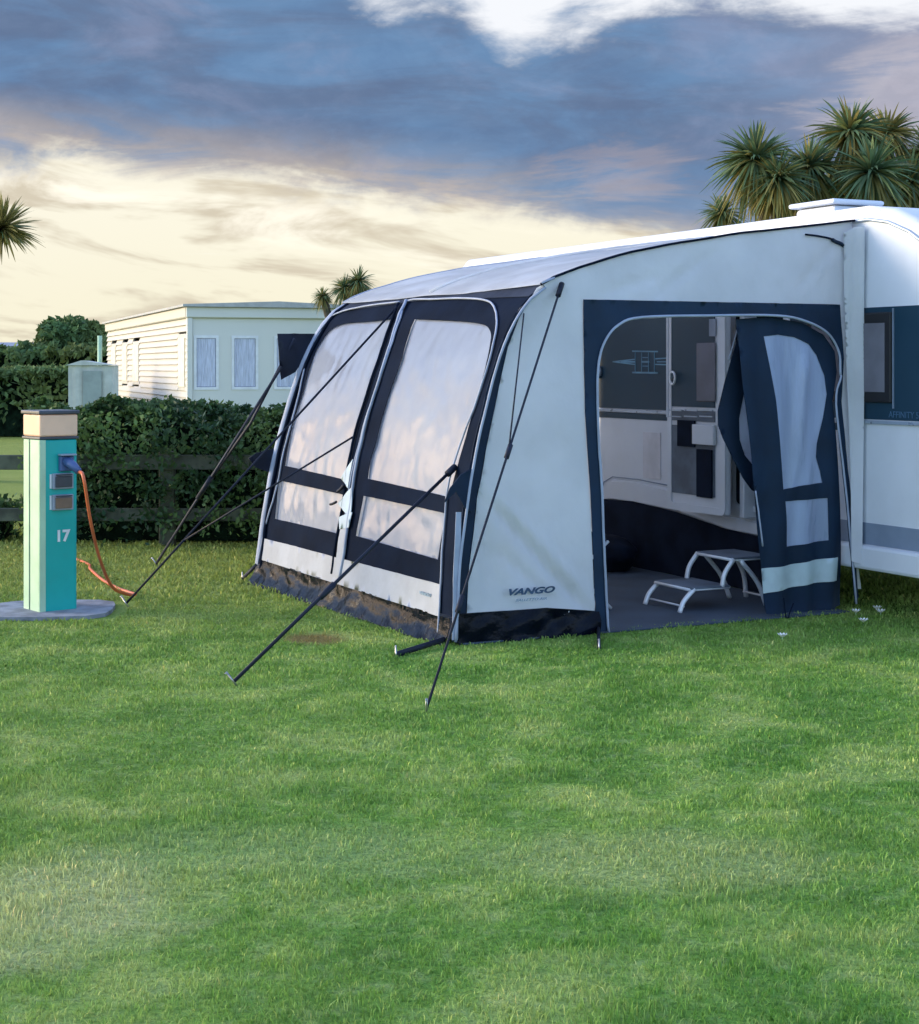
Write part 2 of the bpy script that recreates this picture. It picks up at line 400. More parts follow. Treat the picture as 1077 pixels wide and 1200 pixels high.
def socket(z, cm, x=-.045):
    bm = bmesh.new(); box_bm(bm, (x,-hw-.022,z), (.125,0,0), (0,.022,0), (0,0,.088), .004)
    s = from_bm('socket_box', bm, M['grey_plastic'], bol)
    box('flap_cover', (x+.012,-hw-.032,z+.010), (.101,0,0), (0,.010,0), (0,0,.062), cm, s, .004)
    box('side_label', (x-.012,-hw-.006,z+.004), (.010,0,0), (0,.005,0), (0,0,.080), M['white_plastic'], s)
    box('hinge', (x+.015,-hw-.036,z+.076), (.095,0,0), (0,.010,0), (0,0,.008), M['darkcap'], s)
socket(.71, M['darkcap']); socket(.59, M['brownish'])
bm = bmesh.new(); box_bm(bm, (-.005,-hw-.03,.81), (.085,0,0), (0,.03,0), (0,0,.085), .006)
ps = from_bm('plug_socket', bm, M['blue_plastic'], bol)
tube('plug', [(.03,-hw-.028,.87),(.05,-hw-.07,.845),(.07,-hw-.11,.81)], [.028,.026,.02], M['blue_plastic'], ps, 12)
box('lid', (-.01,-hw-.055,.898), (.095,0,0), (0,.05,0), (0,0,.010), M['grey_plastic'], ps, .003)
link_mesh.local = False
def text_obj(name, s, size, m, parent, depth=.001, shear=0.0, bold=False):
    cu = bpy.data.curves.new(name, 'FONT'); cu.body = s; cu.size = size; cu.extrude = depth; cu.shear = shear
    cu.align_x = 'CENTER'; cu.align_y = 'CENTER'; cu.offset = .004*size/.1 if bold else 0
    o = bpy.data.objects.new(name, cu); col.objects.link(o); cu.materials.append(m)
    dg = bpy.context.evaluated_depsgraph_get()
    me = bpy.data.meshes.new_from_object(o.evaluated_get(dg)); bpy.data.objects.remove(o)
    o2 = bpy.data.objects.new(name, me); col.objects.link(o2); o2.parent = parent
    return o2
t = text_obj('number', '17', .088, M['white_plastic'], bol, bold=True); t.location = (.02,-hw-.003,.44); t.rotation_euler = (R(90),0,0)
# pad
pad = empty('concrete_pad', (BP.x, BP.y, 0), R(6), label='grey concrete pad set in the grass under the bollard', cat='concrete pad'); 
link_mesh.local = True
bm = bmesh.new()
vs = []
for k in range(20):
    a = 2*math.pi*k/20; rx, ry = .355, .33
    q = 4.0; c, s = math.cos(a), math.sin(a); rr = (abs(c)**q+abs(s)**q)**(-1/q)
    vs.append(bm.verts.new((c*rr*rx, s*rr*ry, .0)))
f = bm.faces.new(vs); r_ = bmesh.ops.extrude_face_region(bm, geom=[f]); bmesh.ops.translate(bm, verts=[v for v in r_['geom'] if isinstance(v, bmesh.types.BMVert)], vec=(0,0,.022))
from_bm('slab', bm, M['concrete'], pad)
link_mesh.local = False
# cable
fx = Vector((math.sin(brot), -math.cos(brot), 0)); sx_ = Vector((math.cos(brot), math.sin(brot), 0))
p0 = BP+sx_*.07+fx*(hw+.11)+Vector((0,0,.81))
p1 = gnd(153,701)
pts = [p0, at(98,560,9.05), at(106,610,9.15), at(117,655,9.35), at(131,687,9.6), p1+Vector((-.03,-.02,.03)), p1+Vector((0.02,.05,.016)), gnd(140,693)+Vector((0,0,.016)), gnd(122,684)+Vector((0,0,.018)), gnd(106,672)+Vector((0,0,.03)), gnd(104,664)+Vector((0,0,.016)), gnd(84,655)+Vector((0,0,.012))]
cab = tube('power_cable', catmull(pts, 8), .0095, M['orange'], None, 8); tag(cab, 'orange power cable hanging from the bollard socket and looping onto the grass', 'cable')

# ---------------------------------------------------------------- fence and hedges
FY = 12.75
fr = empty('post_and_rail_fence', (-2.3, FY, 0), label='weathered timber post and rail fence in front of the leafy hedge', cat='fence')
box('rail', (-6.0, FY-.045, .60), (5.9,0,0), (0,.04,0), (0,0,.115), M['wood'], fr, .006)
box('rail', (-6.0, FY-.045, .20), (5.9,0,0), (0,.04,0), (0,0,.10), M['wood'], fr, .006)
for px in (-70, 195, 460):
    x = (px-CX)/FPX*FY
    box('post', (x-.06, FY, 0), (.12,0,0), (0,.10,0), (0,0,.74), M['wood'], fr, .008)
def hedge(name, x0, x1, y0, y1, h, n, size, label, m=M['leaf'], top=.12, seed=0, group=None, base=0.0, step=.12):
    root = empty(name, ((x0+x1)/2, y0, 0), label=label, cat='hedge', group=group)
    def top_z(x, y): return h*(1+top*nz(x, y, seed, .9)+top*.9*nz(x, y, seed+3, 2.7)+top*.5*nz(x, y, seed+6, 7))
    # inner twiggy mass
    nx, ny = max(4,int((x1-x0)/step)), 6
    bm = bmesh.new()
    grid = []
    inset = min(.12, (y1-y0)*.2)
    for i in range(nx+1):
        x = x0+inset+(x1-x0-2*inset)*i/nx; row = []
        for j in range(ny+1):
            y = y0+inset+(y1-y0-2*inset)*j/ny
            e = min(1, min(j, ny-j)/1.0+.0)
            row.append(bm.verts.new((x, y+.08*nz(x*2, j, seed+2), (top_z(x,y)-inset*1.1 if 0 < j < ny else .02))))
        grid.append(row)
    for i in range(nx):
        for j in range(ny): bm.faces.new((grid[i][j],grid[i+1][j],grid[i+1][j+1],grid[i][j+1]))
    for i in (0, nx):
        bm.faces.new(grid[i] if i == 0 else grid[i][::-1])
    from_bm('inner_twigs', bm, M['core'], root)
    C = []
    while len(C) < n:
        x = random.uniform(x0, x1); f = random.random()
        y = y0+(y1-y0)*(f**1.8) if random.random() < .75 else random.uniform(y0, y1)
        tz = top_z(x, y)
        z = tz*random.random()**.75 if random.random() < .6 else tz-abs(random.gauss(0,.07))
        cl = nz(x*1.0, y*2+z, seed+9, 3.2)
        depth_edge = .18*nz(x, z, seed+5, 2.3)+.05*nz(x, z, seed+5, 8)
        if y < y0+.10-depth_edge*1.0: continue
        if cl < -.28: continue
        C.append((x, y, max(.02, z)))
    leaves('foliage', np.array(C), size, m, root)
    return root
hx0, hx1 = -3.45, -.35
hedge('hedge', hx0, hx1, FY+.12, FY+1.25, 1.06, 26000, .055, 'thick dark green leafy hedge behind the fence rail', seed=1)
# straggling shoots over the rail
root_h = bpy.data.objects['hedge']
C = []
for k in range(340):
    x = random.uniform(hx0+.1, hx1); z = random.choice((random.uniform(.15,.6), random.uniform(.62,1.0))); y = FY-.05-random.random()*.09
    for q in range(random.randint(8,26)): C.append((x+random.gauss(0,.06), y+random.gauss(0,.05), max(.03, z+random.gauss(0,.05))))
leaves('shoots', np.array(C), .05, M['leaf'], root_h)
hedge('hedge', -5.2, -3.55, FY+.2, FY+.8, .34, 3500, .05, 'low dark clipped hedge behind the fence left of the bollard', seed=4, top=.1)
# beyond
hedge('hedge', -13.5, -7.4, 32.5, 34.5, 1.36, 15000, .15, 'tall clipped hedge at the far side of the field by the shed', M['leaf_far'], seed=8, top=.05)
hedge('hedge', -19, -9.0, 44, 46, 1.86, 9000, .22, 'dark ragged hedge below the round tree in the distance', M['leaf_far'], seed=12, top=.12)
def crown_pts(n, c, rx, ry, rz, seed, lob=.25):
    out = []
    while len(out) < n:
        d = Vector((random.gauss(0,1), random.gauss(0,1), random.gauss(0,1))).normalized()
        if d.z < -.5: continue
        r = (1+lob*noise.noise(d*2.0+Vector((seed,0,0)))+lob*.5*noise.noise(d*6+Vector((seed,3,0))))*random.uniform(.62,1.0)**.6
        if noise.noise(d*5+Vector((0,seed,0))) < -.35: continue
        out.append((c[0]+d.x*rx*r, c[1]+d.y*ry*r, c[2]+d.z*rz*r))
    return np.array(out)
def round_tree(px, py_top, Y, rpx, label, zc=None, n=7000, size=.22, seed=1, flat=.8):
    rad = rpx/FPX*Y; ztop = EYE-(py_top-HY)/FPX*Y; x = (px-CX)/FPX*Y
    root = empty('tree', (x, Y, 0), label=label, cat='tree')
    c = (x, Y, ztop-rad*flat)
    bm = bmesh.new()
    tube_bm(bm, [(x,Y,0),(x+.05,Y,c[2]*.5+.1),(x,Y,c[2])], [.16,.12,.07], 8)
    for k in range(5):
        a = k*1.26; tube_bm(bm, [(x,Y,c[2]*.5), (x+math.cos(a)*rad*.4,Y+math.sin(a)*rad*.4,c[2]), (x+math.cos(a)*rad*.6,Y+math.sin(a)*rad*.6,c[2]+rad*.25)], [.08,.05,.02], 6)
    from_bm('trunk', bm, M['bark'], root, True)
    leaves('crown', crown_pts(n, c, rad, rad, rad*flat, seed), size, M['leaf_far'], root)
    return root
round_tree(83, 373, 46, 46, 'round bushy green tree on the skyline left of the static home', n=8000, size=.2, seed=2, flat=.85)
# slate roofed house in the distance
fh = empty('house', (-13.2, 52, 0), label='distant low house with a grey slate roof at the left edge', cat='house')
box('wall', (-15.6,52,0), (4.2,0,0), (0,5,0), (0,0,1.78), M['render_wall'], fh)
bm = bmesh.new()
vs = [bm.verts.new(p) for p in ((-15.8,51.7,1.75),(-11.2,51.7,1.75),(-11.7,54.5,2.22),(-15.3,54.5,2.22),(-15.8,57.3,1.75),(-11.2,57.3,1.75))]
for f in ((0,1,2,3),(3,2,5,4),(0,3,4),(1,5,2),(0,4,5,1)): bm.faces.new([vs[i] for i in f])
from_bm('roof', bm, M['farroof'], fh)

# ---------------------------------------------------------------- palms (cabbage trees)
def palm_head(c, r, n, parent, droop=1.0, brown=.15, name='crown', low=-.92):
    V, F, T = [], [], []; b = 0
    for i in range(n):
        ph = random.random()*6.283; el = math.asin(random.uniform(low, 1.0))
        L = r*random.uniform(.7,1.15); w = r*.040*random.uniform(.8,1.3)
        if el < -.2: L *= random.uniform(.8, 1.05)
        d = Vector((math.cos(ph)*math.cos(el), math.sin(ph)*math.cos(el), math.sin(el)))
        side = Vector((-math.sin(ph), math.cos(ph), 0)); tilt = random.uniform(-.9,.9)
        side = (side*math.cos(tilt)+d.cross(side)*math.sin(tilt)).normalized()
        k = random.random(); isb = random.random() < brown or (el < -.35 and random.random() < .7)
        t = (.65+.8*k)
        tc = (t*1.7, t*1.15, t*.7) if isb else ((t*1.3,t*1.25,t*.9) if random.random() < .3 else (t*.8, t, t*.95))
        S = 5
        for s in range(S+1):
            f = s/S; p = Vector(c)+d*L*f+Vector((0,0,-1))*L*.42*droop*f*f*(1.1-d.z*.6)
            ww = w*(1-f)**.6*(.5+.5*min(1,f*5))+.001
            V += [p-side*ww, p+side*ww]; T += [tc, tc]
            if s: F.append((b+2*s-2, b+2*s-1, b+2*s+1, b+2*s))
        b += 2*(S+1)
    return tri_mesh(name, np.array([tuple(v) for v in V]), np.array(F), np.array(T), M['palm'], parent)
def palm_tree(base, heads, label, Y, n=230, group=None, droop=1.0, low=-.92):
    """heads: (px, py, r_px, dY, brown)"""
    root = empty('palm_tree', base, label=label, cat='palm tree', group=group)
    bm = bmesh.new(); fork = Vector((base[0], base[1], base[2])); 
    hp = [at(px, py, Y+dy) for px, py, r, dy, br in heads]
    mid = sum(hp, Vector())/len(hp); fz = mid.z*.55
    fork = Vector((base[0]*.6+mid.x*.4, base[1]*.6+mid.y*.4, fz))
    B = Vector(base)
    tube_bm(bm, catmull([B, (B+fork)/2+Vector((.06,0,0)), fork], 4), [.17,.16,.15,.14,.13,.12,.11,.11,.10], 9)
    for p in hp:
        tube_bm(bm, catmull([fork-Vector((0,0,.1)), (fork+p)/2+Vector((.08*random.uniform(-1,1),0,-.1)), p], 4), [.10,.09,.085,.08,.075,.07,.07,.065,.05], 8)
    from_bm('trunk', bm, M['bark'], root, True)
    for p, (px, py, r, dy, br) in zip(hp, heads):
        rr = r/FPX*(Y+dy)
        c = palm_head(p, rr, n, root, brown=br, droop=droop, low=low)
    return root
Yp = 21.0
pa = palm_tree(((905-CX)/FPX*Yp, Yp, 0), [(886,188,60,0,.12),(948,198,52,.5,.15),(912,210,46,-.3,.35),(925,232,42,.8,.5)], 'palm tree left of the pair behind the caravan, with dark drooping heads', Yp, 420)
pb = palm_tree(((1030-CX)/FPX*(Yp+.8), Yp+.8, 0), [(997,156,58,0,.22),(1022,203,60,-.8,.12),(1066,215,52,.4,.45),(982,222,50,.6,.35),(1040,158,48,.8,.85),(1090,180,50,1.0,.4)], 'tallest palm tree behind the caravan roof hatch, with brown tinged heads', Yp+.8, 400)
palm_tree(((848-CX)/FPX*24, 24, 0), [(846,250,32,0,.35)], 'small single headed palm tree left of the palm cluster', 24, 300)
palm_tree(((-40-CX)/FPX*20, 20, 0), [(2,268,46,0,.85)], 'palm tree with a spiky brownish head at the left edge', 20, 420, droop=.5, low=-.55)
palm_tree(((415-CX)/FPX*29, 29, 0), [(420,330,25,0,.35),(404,338,22,0,.3),(378,347,15,0,.4)], 'small palm tree peeping over the awning roof by the static home', 29, 280)

# ---------------------------------------------------------------- static home
link_mesh.local = True
SY = 30.0; scx = (222-CX)/FPX*SY
A_ = math.atan2(.321, .947)
home = empty('static_home', (scx, SY, 0), A_, label='long cream static caravan home with a flat roof beyond the hedge', cat='static home')
# local frame: x along the end wall (to the right), y along the long side going away
LW, LL, ZF, ZR = 3.3, 12.7, .35, 2.50
def lap_wall(name, x, y0, y1, z0, z1, n, m, parent, holes):
    """lapped boards along y on the plane x, facing -x, leaving out window holes (y0,y1,z0,z1)"""
    bm = bmesh.new(); hgt = (z1-z0)/n
    for i in range(n):
        za, zb = z0+i*hgt, z0+(i+1)*hgt
        segs = [(y0, y1)]
        for (a, b, c, d) in holes:
            if zb > c+.02 and za < d-.02:
                ns = []
                for (s, e) in segs:
                    if a > s: ns.append((s, min(a, e)))
                    if b < e: ns.append((max(b, s), e))
                segs = [q for q in ns if q[1]-q[0] > .01]
        for (s, e) in segs:
            P = [(x-.045,s,za),(x-.045,e,za),(x-.002,e,zb),(x-.002,s,zb),(x+.03,s,za),(x+.03,e,za),(x+.03,e,zb),(x+.03,s,zb)]
            v = [bm.verts.new(p) for p in P]
            for f in ((0,1,2,3),(0,4,5,1),(4,7,6,5),(0,3,7,4),(1,5,6,2)): bm.faces.new([v[k] for k in f])
    return from_bm(name, bm, m, parent)
wins = [(.25,1.15,.95,2.02),(6.6,7.7,1.0,1.98),(8.6,9.6,1.0,1.98),(10.8,11.8,1.15,1.98)]
lap_wall('side_wall', 0, .06, LL, ZF, 2.30, 16, M['siding'], home, wins)
box('corner_post', (-.05,-.05,ZF), (.10,0,0), (0,.10,0), (0,0,1.95), M['endwall'], home, .01)
for (a,b,c,d) in wins:
    w = box('window', (-.03,a,c), (.05,0,0), (0,b-a,0), (0,0,d-c), M['siding'], home, .01)
    box('blind', (-.045,a+.08,c+.08), (.02,0,0), (0,b-a-.16,0), (0,0,d-c-.16), mat('cream_blind',(.78,.70,.52),.6), w)
# end wall with window openings: strips
bm = bmesh.new()
ew = [(.08,.54,.98,1.98),(.78,1.28,.98,1.98),(1.58,2.15,.98,1.98),(2.45,2.95,.98,1.98)]
xs_ = [0.06]+[q for w in ew for q in (w[0],w[1])]+[LW]
for i in range(0, len(xs_), 2): box_bm(bm, (xs_[i],0,.98), (xs_[i+1]-xs_[i],0,0), (0,.06,0), (0,0,1.00))
box_bm(bm, (.06,0,ZF), (LW-.06,0,0), (0,.06,0), (0,0,.98-ZF)); box_bm(bm, (.06,0,1.98), (LW-.06,0,0), (0,.06,0), (0,0,.32))
from_bm('end_wall', bm, M['endwall'], home)
for (a,b,c,d) in ew:
    bm = bmesh.new()
    for q in ((a,c,b-a,.05),(a,d-.05,b-a,.05),(a,c+.05,.05,d-c-.1),(b-.05,c+.05,.05,d-c-.1)): box_bm(bm, (q[0],-.015,q[1]), (q[2],0,0), (0,.05,0), (0,0,q[3]))
    w = from_bm('window', bm, M['white_plastic'], home)
    box('pane', (a+.05,.012,c+.05), (b-a-.1,0,0), (0,.006,0), (0,0,d-c-.1), mat('tinted_glass',(.20,.26,.42),.15,var=.2,spec=.7), w)
    for s in (0,1):
        bm = bmesh.new(); xx = a+.06 if s == 0 else b-.06-.22
        n = 14
        vs = [[bm.verts.new((xx+.22*i/n, .010-.012*abs(math.sin(i*1.6)), z)) for z in (c+.06, d-.06)] for i in range(n+1)]
        for i in range(n): bm.faces.new((vs[i][0],vs[i+1][0],vs[i+1][1],vs[i][1]))
        from_bm('curtain', bm, M['curtain'], w)
box('skirting', (0.03,.05,0), (LW-.06,0,0), (0,LL-.1,0), (0,0,ZF-.005), M['render_wall'], home)
box('inner_floor', (0.07,.07,ZF), (LW-.14,0,0), (0,LL-.14,0), (0,0,.04), M['render_wall'], home)
box('fascia', (-.07,-.07,2.305), (LW+.14,0,0), (0,LL+.14,0), (0,0,.20), M['endwall'], home, .02)
box('fascia', (-.08,-.02,2.32), (.008,0,0), (0,LL,0), (0,0,.17), M['siding'], home)
bm = bmesh.new()
P = [(-.14,-.14,2.506),(LW+.14,-.14,2.506),(LW+.14,LL+.14,2.506),(-.14,LL+.14,2.506),(-.14,-.14,2.55),(LW/2,-.14,2.62),(LW+.14,-.14,2.55),(LW+.14,LL+.14,2.55),(LW/2,LL+.14,2.62),(-.14,LL+.14,2.55)]
v = [bm.verts.new(p) for p in P]
for f in ((0,1,6,5,4),(1,2,7,6),(2,3,9,8,7),(3,0,4,9),(4,5,8,9),(5,6,7,8),(0,3,2,1)): bm.faces.new([v[k] for k in f])
from_bm('roof', bm, M['homeroof'], home)
box('far_wall', (LW-.05,.06,ZF), (.05,0,0), (0,LL-.06,0), (0,0,1.95), M['endwall'], home)
box('back_wall', (.03,LL-.05,ZF), (LW-.1,0,0), (0,.05,0), (0,0,1.95), M['endwall'], home)
# decking balustrade in front of the long side
deck = empty('balustrade', (scx, SY, 0), A_, label='pale frosted balustrade along the decking before the static home', cat='balustrade')
by0 = [1.6, 3.4, 5.2, 7.0, 8.8]
for i, y in enumerate(by0):
    box('post', (-1.25,y-.04,.0), (.07,0,0), (0,.07,0), (0,0,1.22), M['grey_plastic'] if i % 2 else M['white_plastic'], deck, .01)
    if i < 4: box('panel', (-1.225,y+.04,.12), (.02,0,0), (0,1.70,0), (0,0,.95), M['frost'], deck)
box('handrail', (-1.25,1.55,1.222), (.07,0,0), (0,7.3,0), (0,0,.05), M['white_plastic'], deck, .01)
link_mesh.local = False
# shed
link_mesh.local = True
shY = 25.0; shx = (80-CX)/FPX*shY
shed = empty('shed', (shx, shY, 0), R(8), label='pale grey green metal shed left of the static home', cat='shed')
sw = .66
bm = bmesh.new(); n = 12
xs_ = []
for face in range(1):
    for i in range(n+1): xs_.append(i*sw/n)
vs = [[bm.verts.new((x, .0 if i % 4 < 2 else -.014, z)) for z in (0, 1.42)] for i, x in enumerate(xs_)]
for i in range(n): bm.faces.new((vs[i][0],vs[i+1][0],vs[i+1][1],vs[i][1]))
box_bm(bm, (0,.004,0), (sw,0,0), (0,1.4,0), (0,0,1.42))
from_bm('wall', bm, M['shed'], shed)
bm = bmesh.new(); P = [(-.04,-.05,1.425),(sw+.04,-.05,1.425),(sw+.04,1.45,1.425),(-.04,1.45,1.425),(sw*.3,-.05,1.50),(sw*.3,1.45,1.50)]
v = [bm.verts.new(p) for p in P]
for f in ((0,1,4),(2,3,5),(0,4,5,3),(1,2,5,4),(0,3,2,1)): bm.faces.new([v[k] for k in f])
from_bm('roof', bm, M['shed'], shed)
d = box('door', (sw*.34,-.035,.08), (sw*.42,0,0), (0,.018,0), (0,0,1.26), mat('shed_door',(.29,.34,.31),.5), shed)
box('handle', (sw*.40,-.06,.70), (.03,0,0), (0,.024,0), (0,0,.10), M['darkcap'], d)
link_mesh.local = False
pp = at(117, 425, 34)
tube('utility_post', [(pp.x,34,0),(pp.x,34,2.05)], .05, M['mint'], None, 8); tag(bpy.data.objects['utility_post'], 'thin pale green post in front of the round tree', 'post')
# ================================================================ CARAVAN
CV = 2.56         # the wall the awning hangs on
cv = empty('caravan', AW(2, CV, 0), ROTU, label='white touring caravan with a dark window band that the awning is fixed to', cat='caravan')
def side_prof():
    top = [(-.12,2.31),(-.30,2.285),(-.48,2.215),(-.70,2.08),(-.95,1.86),(-1.2,1.58),(-1.42,1.2),(-1.5,.85),(-1.48,.5),(-1.42,.33)]
    return [(5.25,.33),(5.32,.6),(5.33,1.4),(5.26,2.05),(5.16,2.24),(5.02,2.31)]+top
def caravan_body():
    prof = side_prof(); bm = bmesh.new(); v0, v1 = CV, CV+2.2
    A = [bm.verts.new(AW(u,v0,z)) for u,z in prof]; B = [bm.verts.new(AW(u,v1,z)) for u,z in prof]
    n = len(prof); fa = bm.faces.new(A); fb = bm.faces.new(B[::-1])
    for i in range(n): bm.faces.new((A[i],B[i],B[(i+1)%n],A[(i+1)%n]))
    es = [e for e in bm.edges if ((e.verts[0] in A and e.verts[1] in A) or (e.verts[0] in B and e.verts[1] in B)) and (e.verts[0].co.z+e.verts[1].co.z)/2 > .4]
    bmesh.ops.bevel(bm, geom=es, offset=.05, segments=4, affect='EDGES', profile=.5)
    o = from_bm('body', bm, M['cvwhite'], cv, False)
    for p in o.data.polygons: p.use_smooth = abs(p.normal.z) > .05 or True
    try: o.data.set_sharp_from_angle(angle=R(28))
    except Exception: pass
    return o
caravan_body()
def slab(name, u0, u1, z0, z1, m, d=.004, bev=0, parent=cv, v=CV): return wbox(name, u0, u1, v-d, v+.0005, z0, z1, m, parent, bev)
slab('window_band', -1.15, 5.1, 1.105, 1.735, M['cvband'])
slab('trim_strip', -1.3, 5.15, 1.080, 1.100, M['trim'], .012, .003)
slab('lower_band', .10, 5.15, 1.035, 1.077, M['cvband'], .004)
slab('grey_stripe', -1.35, .14, .398, .520, M['cvgrey'], .004)
sk = wbox('skirt', -1.40, .14, CV-.035, CV+.05, .255, .394, M['cvwhite'], cv, .02)
def skirt_poly(P, d=.035):
    bm = bmesh.new(); a = [bm.verts.new(AW(u,CV-d,z)) for u,z in P]; b = [bm.verts.new(AW(u,CV+.03,z)) for u,z in P]; n = len(P)
    bm.faces.new(a); bm.faces.new(b[::-1])
    for k in range(n): bm.faces.new((a[k],b[k],b[(k+1)%n],a[(k+1)%n]))
    bmesh.ops.bevel(bm, geom=[e for e in bm.edges if e.verts[0] in a and e.verts[1] in a], offset=.012, segments=3, affect='EDGES')
    return from_bm('skirt', bm, M['cvwhite'], cv)
skirt_poly([(5.2,.40),(5.2,.56),(3.1,.58),(2.9,.55),(2.80,.47),(2.80,.40)])
skirt_poly([(2.80,.44),(2.78,.50),(2.72,.56),(2.62,.595),(2.3,.595),(1.76,.57),(1.76,.43),(2.3,.462),(2.6,.464),(2.72,.45)])
tube('crease_shade', [AW(u,CV-.006,z) for u,z in ((2.80,.50),(2.76,.57),(2.64,.615),(2.3,.616),(1.76,.592))], .004, M['cvgrey'], cv, 6)  # grey tube drawn for the shade in the crease above the skirt
skirt_poly([(1.75,.43),(1.75,.475),(.60,.435),(.60,.345),(1.2,.37)])
# wheel arch moulding and wheel
def arch(uc, zc, r, name='wheel_arch'):
    bm = bmesh.new(); pts = []
    for k in range(17):
        a = math.pi*k/16; pts.append(AW(uc+math.cos(a)*r*1.15, CV-.03, zc+math.sin(a)*r*.62))
    tube_bm(bm, pts, .05, 8, .6); return from_bm(name, bm, M['cvwhite'], cv, True)
def disc(bm, uc, zc, v, r, w, n=28):
    c0 = [bm.verts.new(AW(uc+math.cos(2*math.pi*k/n)*r, v, zc+math.sin(2*math.pi*k/n)*r)) for k in range(n)]
    c1 = [bm.verts.new(AW(uc+math.cos(2*math.pi*k/n)*r, v+w, zc+math.sin(2*math.pi*k/n)*r)) for k in range(n)]
    for k in range(n): bm.faces.new((c0[k],c0[(k+1)%n],c1[(k+1)%n],c1[k]))
    bm.faces.new(c0[::-1]); bm.faces.new(c1)
bm = bmesh.new(); disc(bm, 2.67, .30, CV+.02, .30, .18); wh = from_bm('wheel', bm, M['black'], cv)
bm = bmesh.new(); disc(bm, 2.67, .30, CV+.012, .17, .006); from_bm('rim', bm, M['silver'], wh)
# caravan underside / chassis kept dark by real depth: chassis rails
wbox('chassis', -.4, 5.0, CV+.35, CV+.42, .20, .33, M['black'], cv)
wbox('chassis', -.4, 5.0, CV+1.75, CV+1.82, .20, .33, M['black'], cv)
# window on the near end and its blind
def cwin(u0, u1, z0, z1, name='window'):
    w = wbox(name, u0, u1, CV-.022, CV-.0045, z0, z1, M['black'], cv, .008)
    wbox('blind', u0+.045, u1-.05, CV-.026, CV-.0225, z0+.06, z1-.06, M['blind'], w)
    wbox('catch', u0-.012, u0-.004, CV-.012, CV-.0045, z0-.03, z1+.02, M['cvgrey'], w)
    return w
cwin(-.315, .42, 1.20, 1.705)
# faint writing below the window band
t = text_obj('lettering', 'AFFINITY 550', .050, M['mark_light'], cv, depth=.0008)
def place_local(o, P, rot):
    from mathutils import Matrix
    par = o.parent; Mx = Matrix.Translation(par.location) @ par.rotation_euler.to_matrix().to_4x4()
    W = Matrix.Translation(P) @ rot.to_4x4()
    L = Mx.inverted() @ W; o.location = L.to_translation(); o.rotation_euler = L.to_euler()
from mathutils import Matrix
def rot_from(x, y, z): return Matrix((x, y, z)).transposed()
Uv, Vv, Zv = Vector((UX,UY,0)).normalized(), Vector((VX,VY,0)).normalized(), Vector((0,0,1))
RSIDE = rot_from(-Uv, Zv, -Vv)        # readable on the caravan wall, facing -v
RPANEL = rot_from(Vv, Zv, -Uv)        # readable on the awning's side panel, facing -u
place_local(t, AW(-.43, CV-.006, 1.135), RSIDE)
# emblem in the window band, seen through the awning door
def hit(px, py): return hit_v(px, py, CV-.006)
def emblem():
    bm = bmesh.new(); d = .003
    def bar(x0, y0, x1, y1, w):
        a = Vector(hit(x0,y0)); b = Vector(hit(x1,y1)); t = (b-a).normalized()*0; s = Vector((-(b-a).y, (b-a).x)).normalized()*w/2
        q = [a+s, a-s, b-s, b+s]
        lo = [bm.verts.new(AW(p.x, CV-.0045, p.y)) for p in q]; hi = [bm.verts.new(AW(p.x, CV-.0045-d, p.y)) for p in q]
        bm.faces.new(lo); bm.faces.new(hi[::-1])
        for k in range(4): bm.faces.new((lo[k],lo[(k+1)%4],hi[(k+1)%4],hi[k]))
    bar(741,411.5,771,412,.010); bar(741,436.5,771,437,.012)
    for x in (744.5,752,760,767): bar(x,413,x,436,.006)
    bar(752,424,761,424,.012); bar(753,419,760,419,.006); bar(753,429,760,429,.006)
    bar(768,420.5,783,419.5,.008); bar(768,427,783,427.5,.008); bar(770,424,783,424,.006)
    # tapering dart to the left
    for a, b in (((718,424),(744,421)),((718,424),(744,427))): bar(*a, *b, .008)
    bar(728,424,744,424,.012)
    return from_bm('emblem', bm, M['mark'], cv)
emblem()
cl = hit(703, 434); cc = hit(701,437); 
bm = bmesh.new(); disc(bm, hit(702,436)[0], hit(702,436)[1], CV-.03, .045, .024, 20); from_bm('lamp', bm, M['trim'], cv, True)
slab('service_hatch', 2.02, 2.24, .63, .95, mat('service_hatch_white',(.56,.56,.60),.4), .006, .002)
# doorway of the caravan and its open door
u_d0 = hit_v(856, 560, CV)[0]
dw = wbox('doorway', .60, 1.20, CV-.010, CV+.001, .44, 1.98, M['cvwhite'], cv, .003)
wbox('opening', .66, 1.14, CV-.014, CV-.0105, .52, 1.92, M['void'], dw)  # dark sheet standing in for the unlit room behind the doorway
def ring(name, u0, u1, z0, z1, w, v0, v1, m, parent, r=.05):
    """rounded rectangular frame in the caravan wall plane"""
    def rr(u0,u1,z0,z1,r):
        o = []
        for cx_, cz_, a0 in ((u1-r,z1-r,0),(u0+r,z1-r,90),(u0+r,z0+r,180),(u1-r,z0+r,270)):
            for k in range(6): a = R(a0+18*k); o.append((cx_+math.cos(a)*r, cz_+math.sin(a)*r))
        return o
    A, B = rr(u0,u1,z0,z1,r), rr(u0+w,u1-w,z0+w,z1-w,max(.01,r-w*.5)); bm = bmesh.new(); n = len(A)
    a0 = [bm.verts.new(AW(u,v0,z)) for u,z in A]; b0 = [bm.verts.new(AW(u,v0,z)) for u,z in B]
    a1 = [bm.verts.new(AW(u,v1,z)) for u,z in A]; b1 = [bm.verts.new(AW(u,v1,z)) for u,z in B]
    for k in range(n):
        j = (k+1)%n
        bm.faces.new((a0[k],a0[j],b0[j],b0[k])); bm.faces.new((a1[k],b1[k],b1[j],a1[j])); bm.faces.new((a0[k],a1[k],a1[j],a0[j])); bm.faces.new((b0[k],b0[j],b1[j],b1[k]))
    return from_bm(name, bm, m, parent, False)
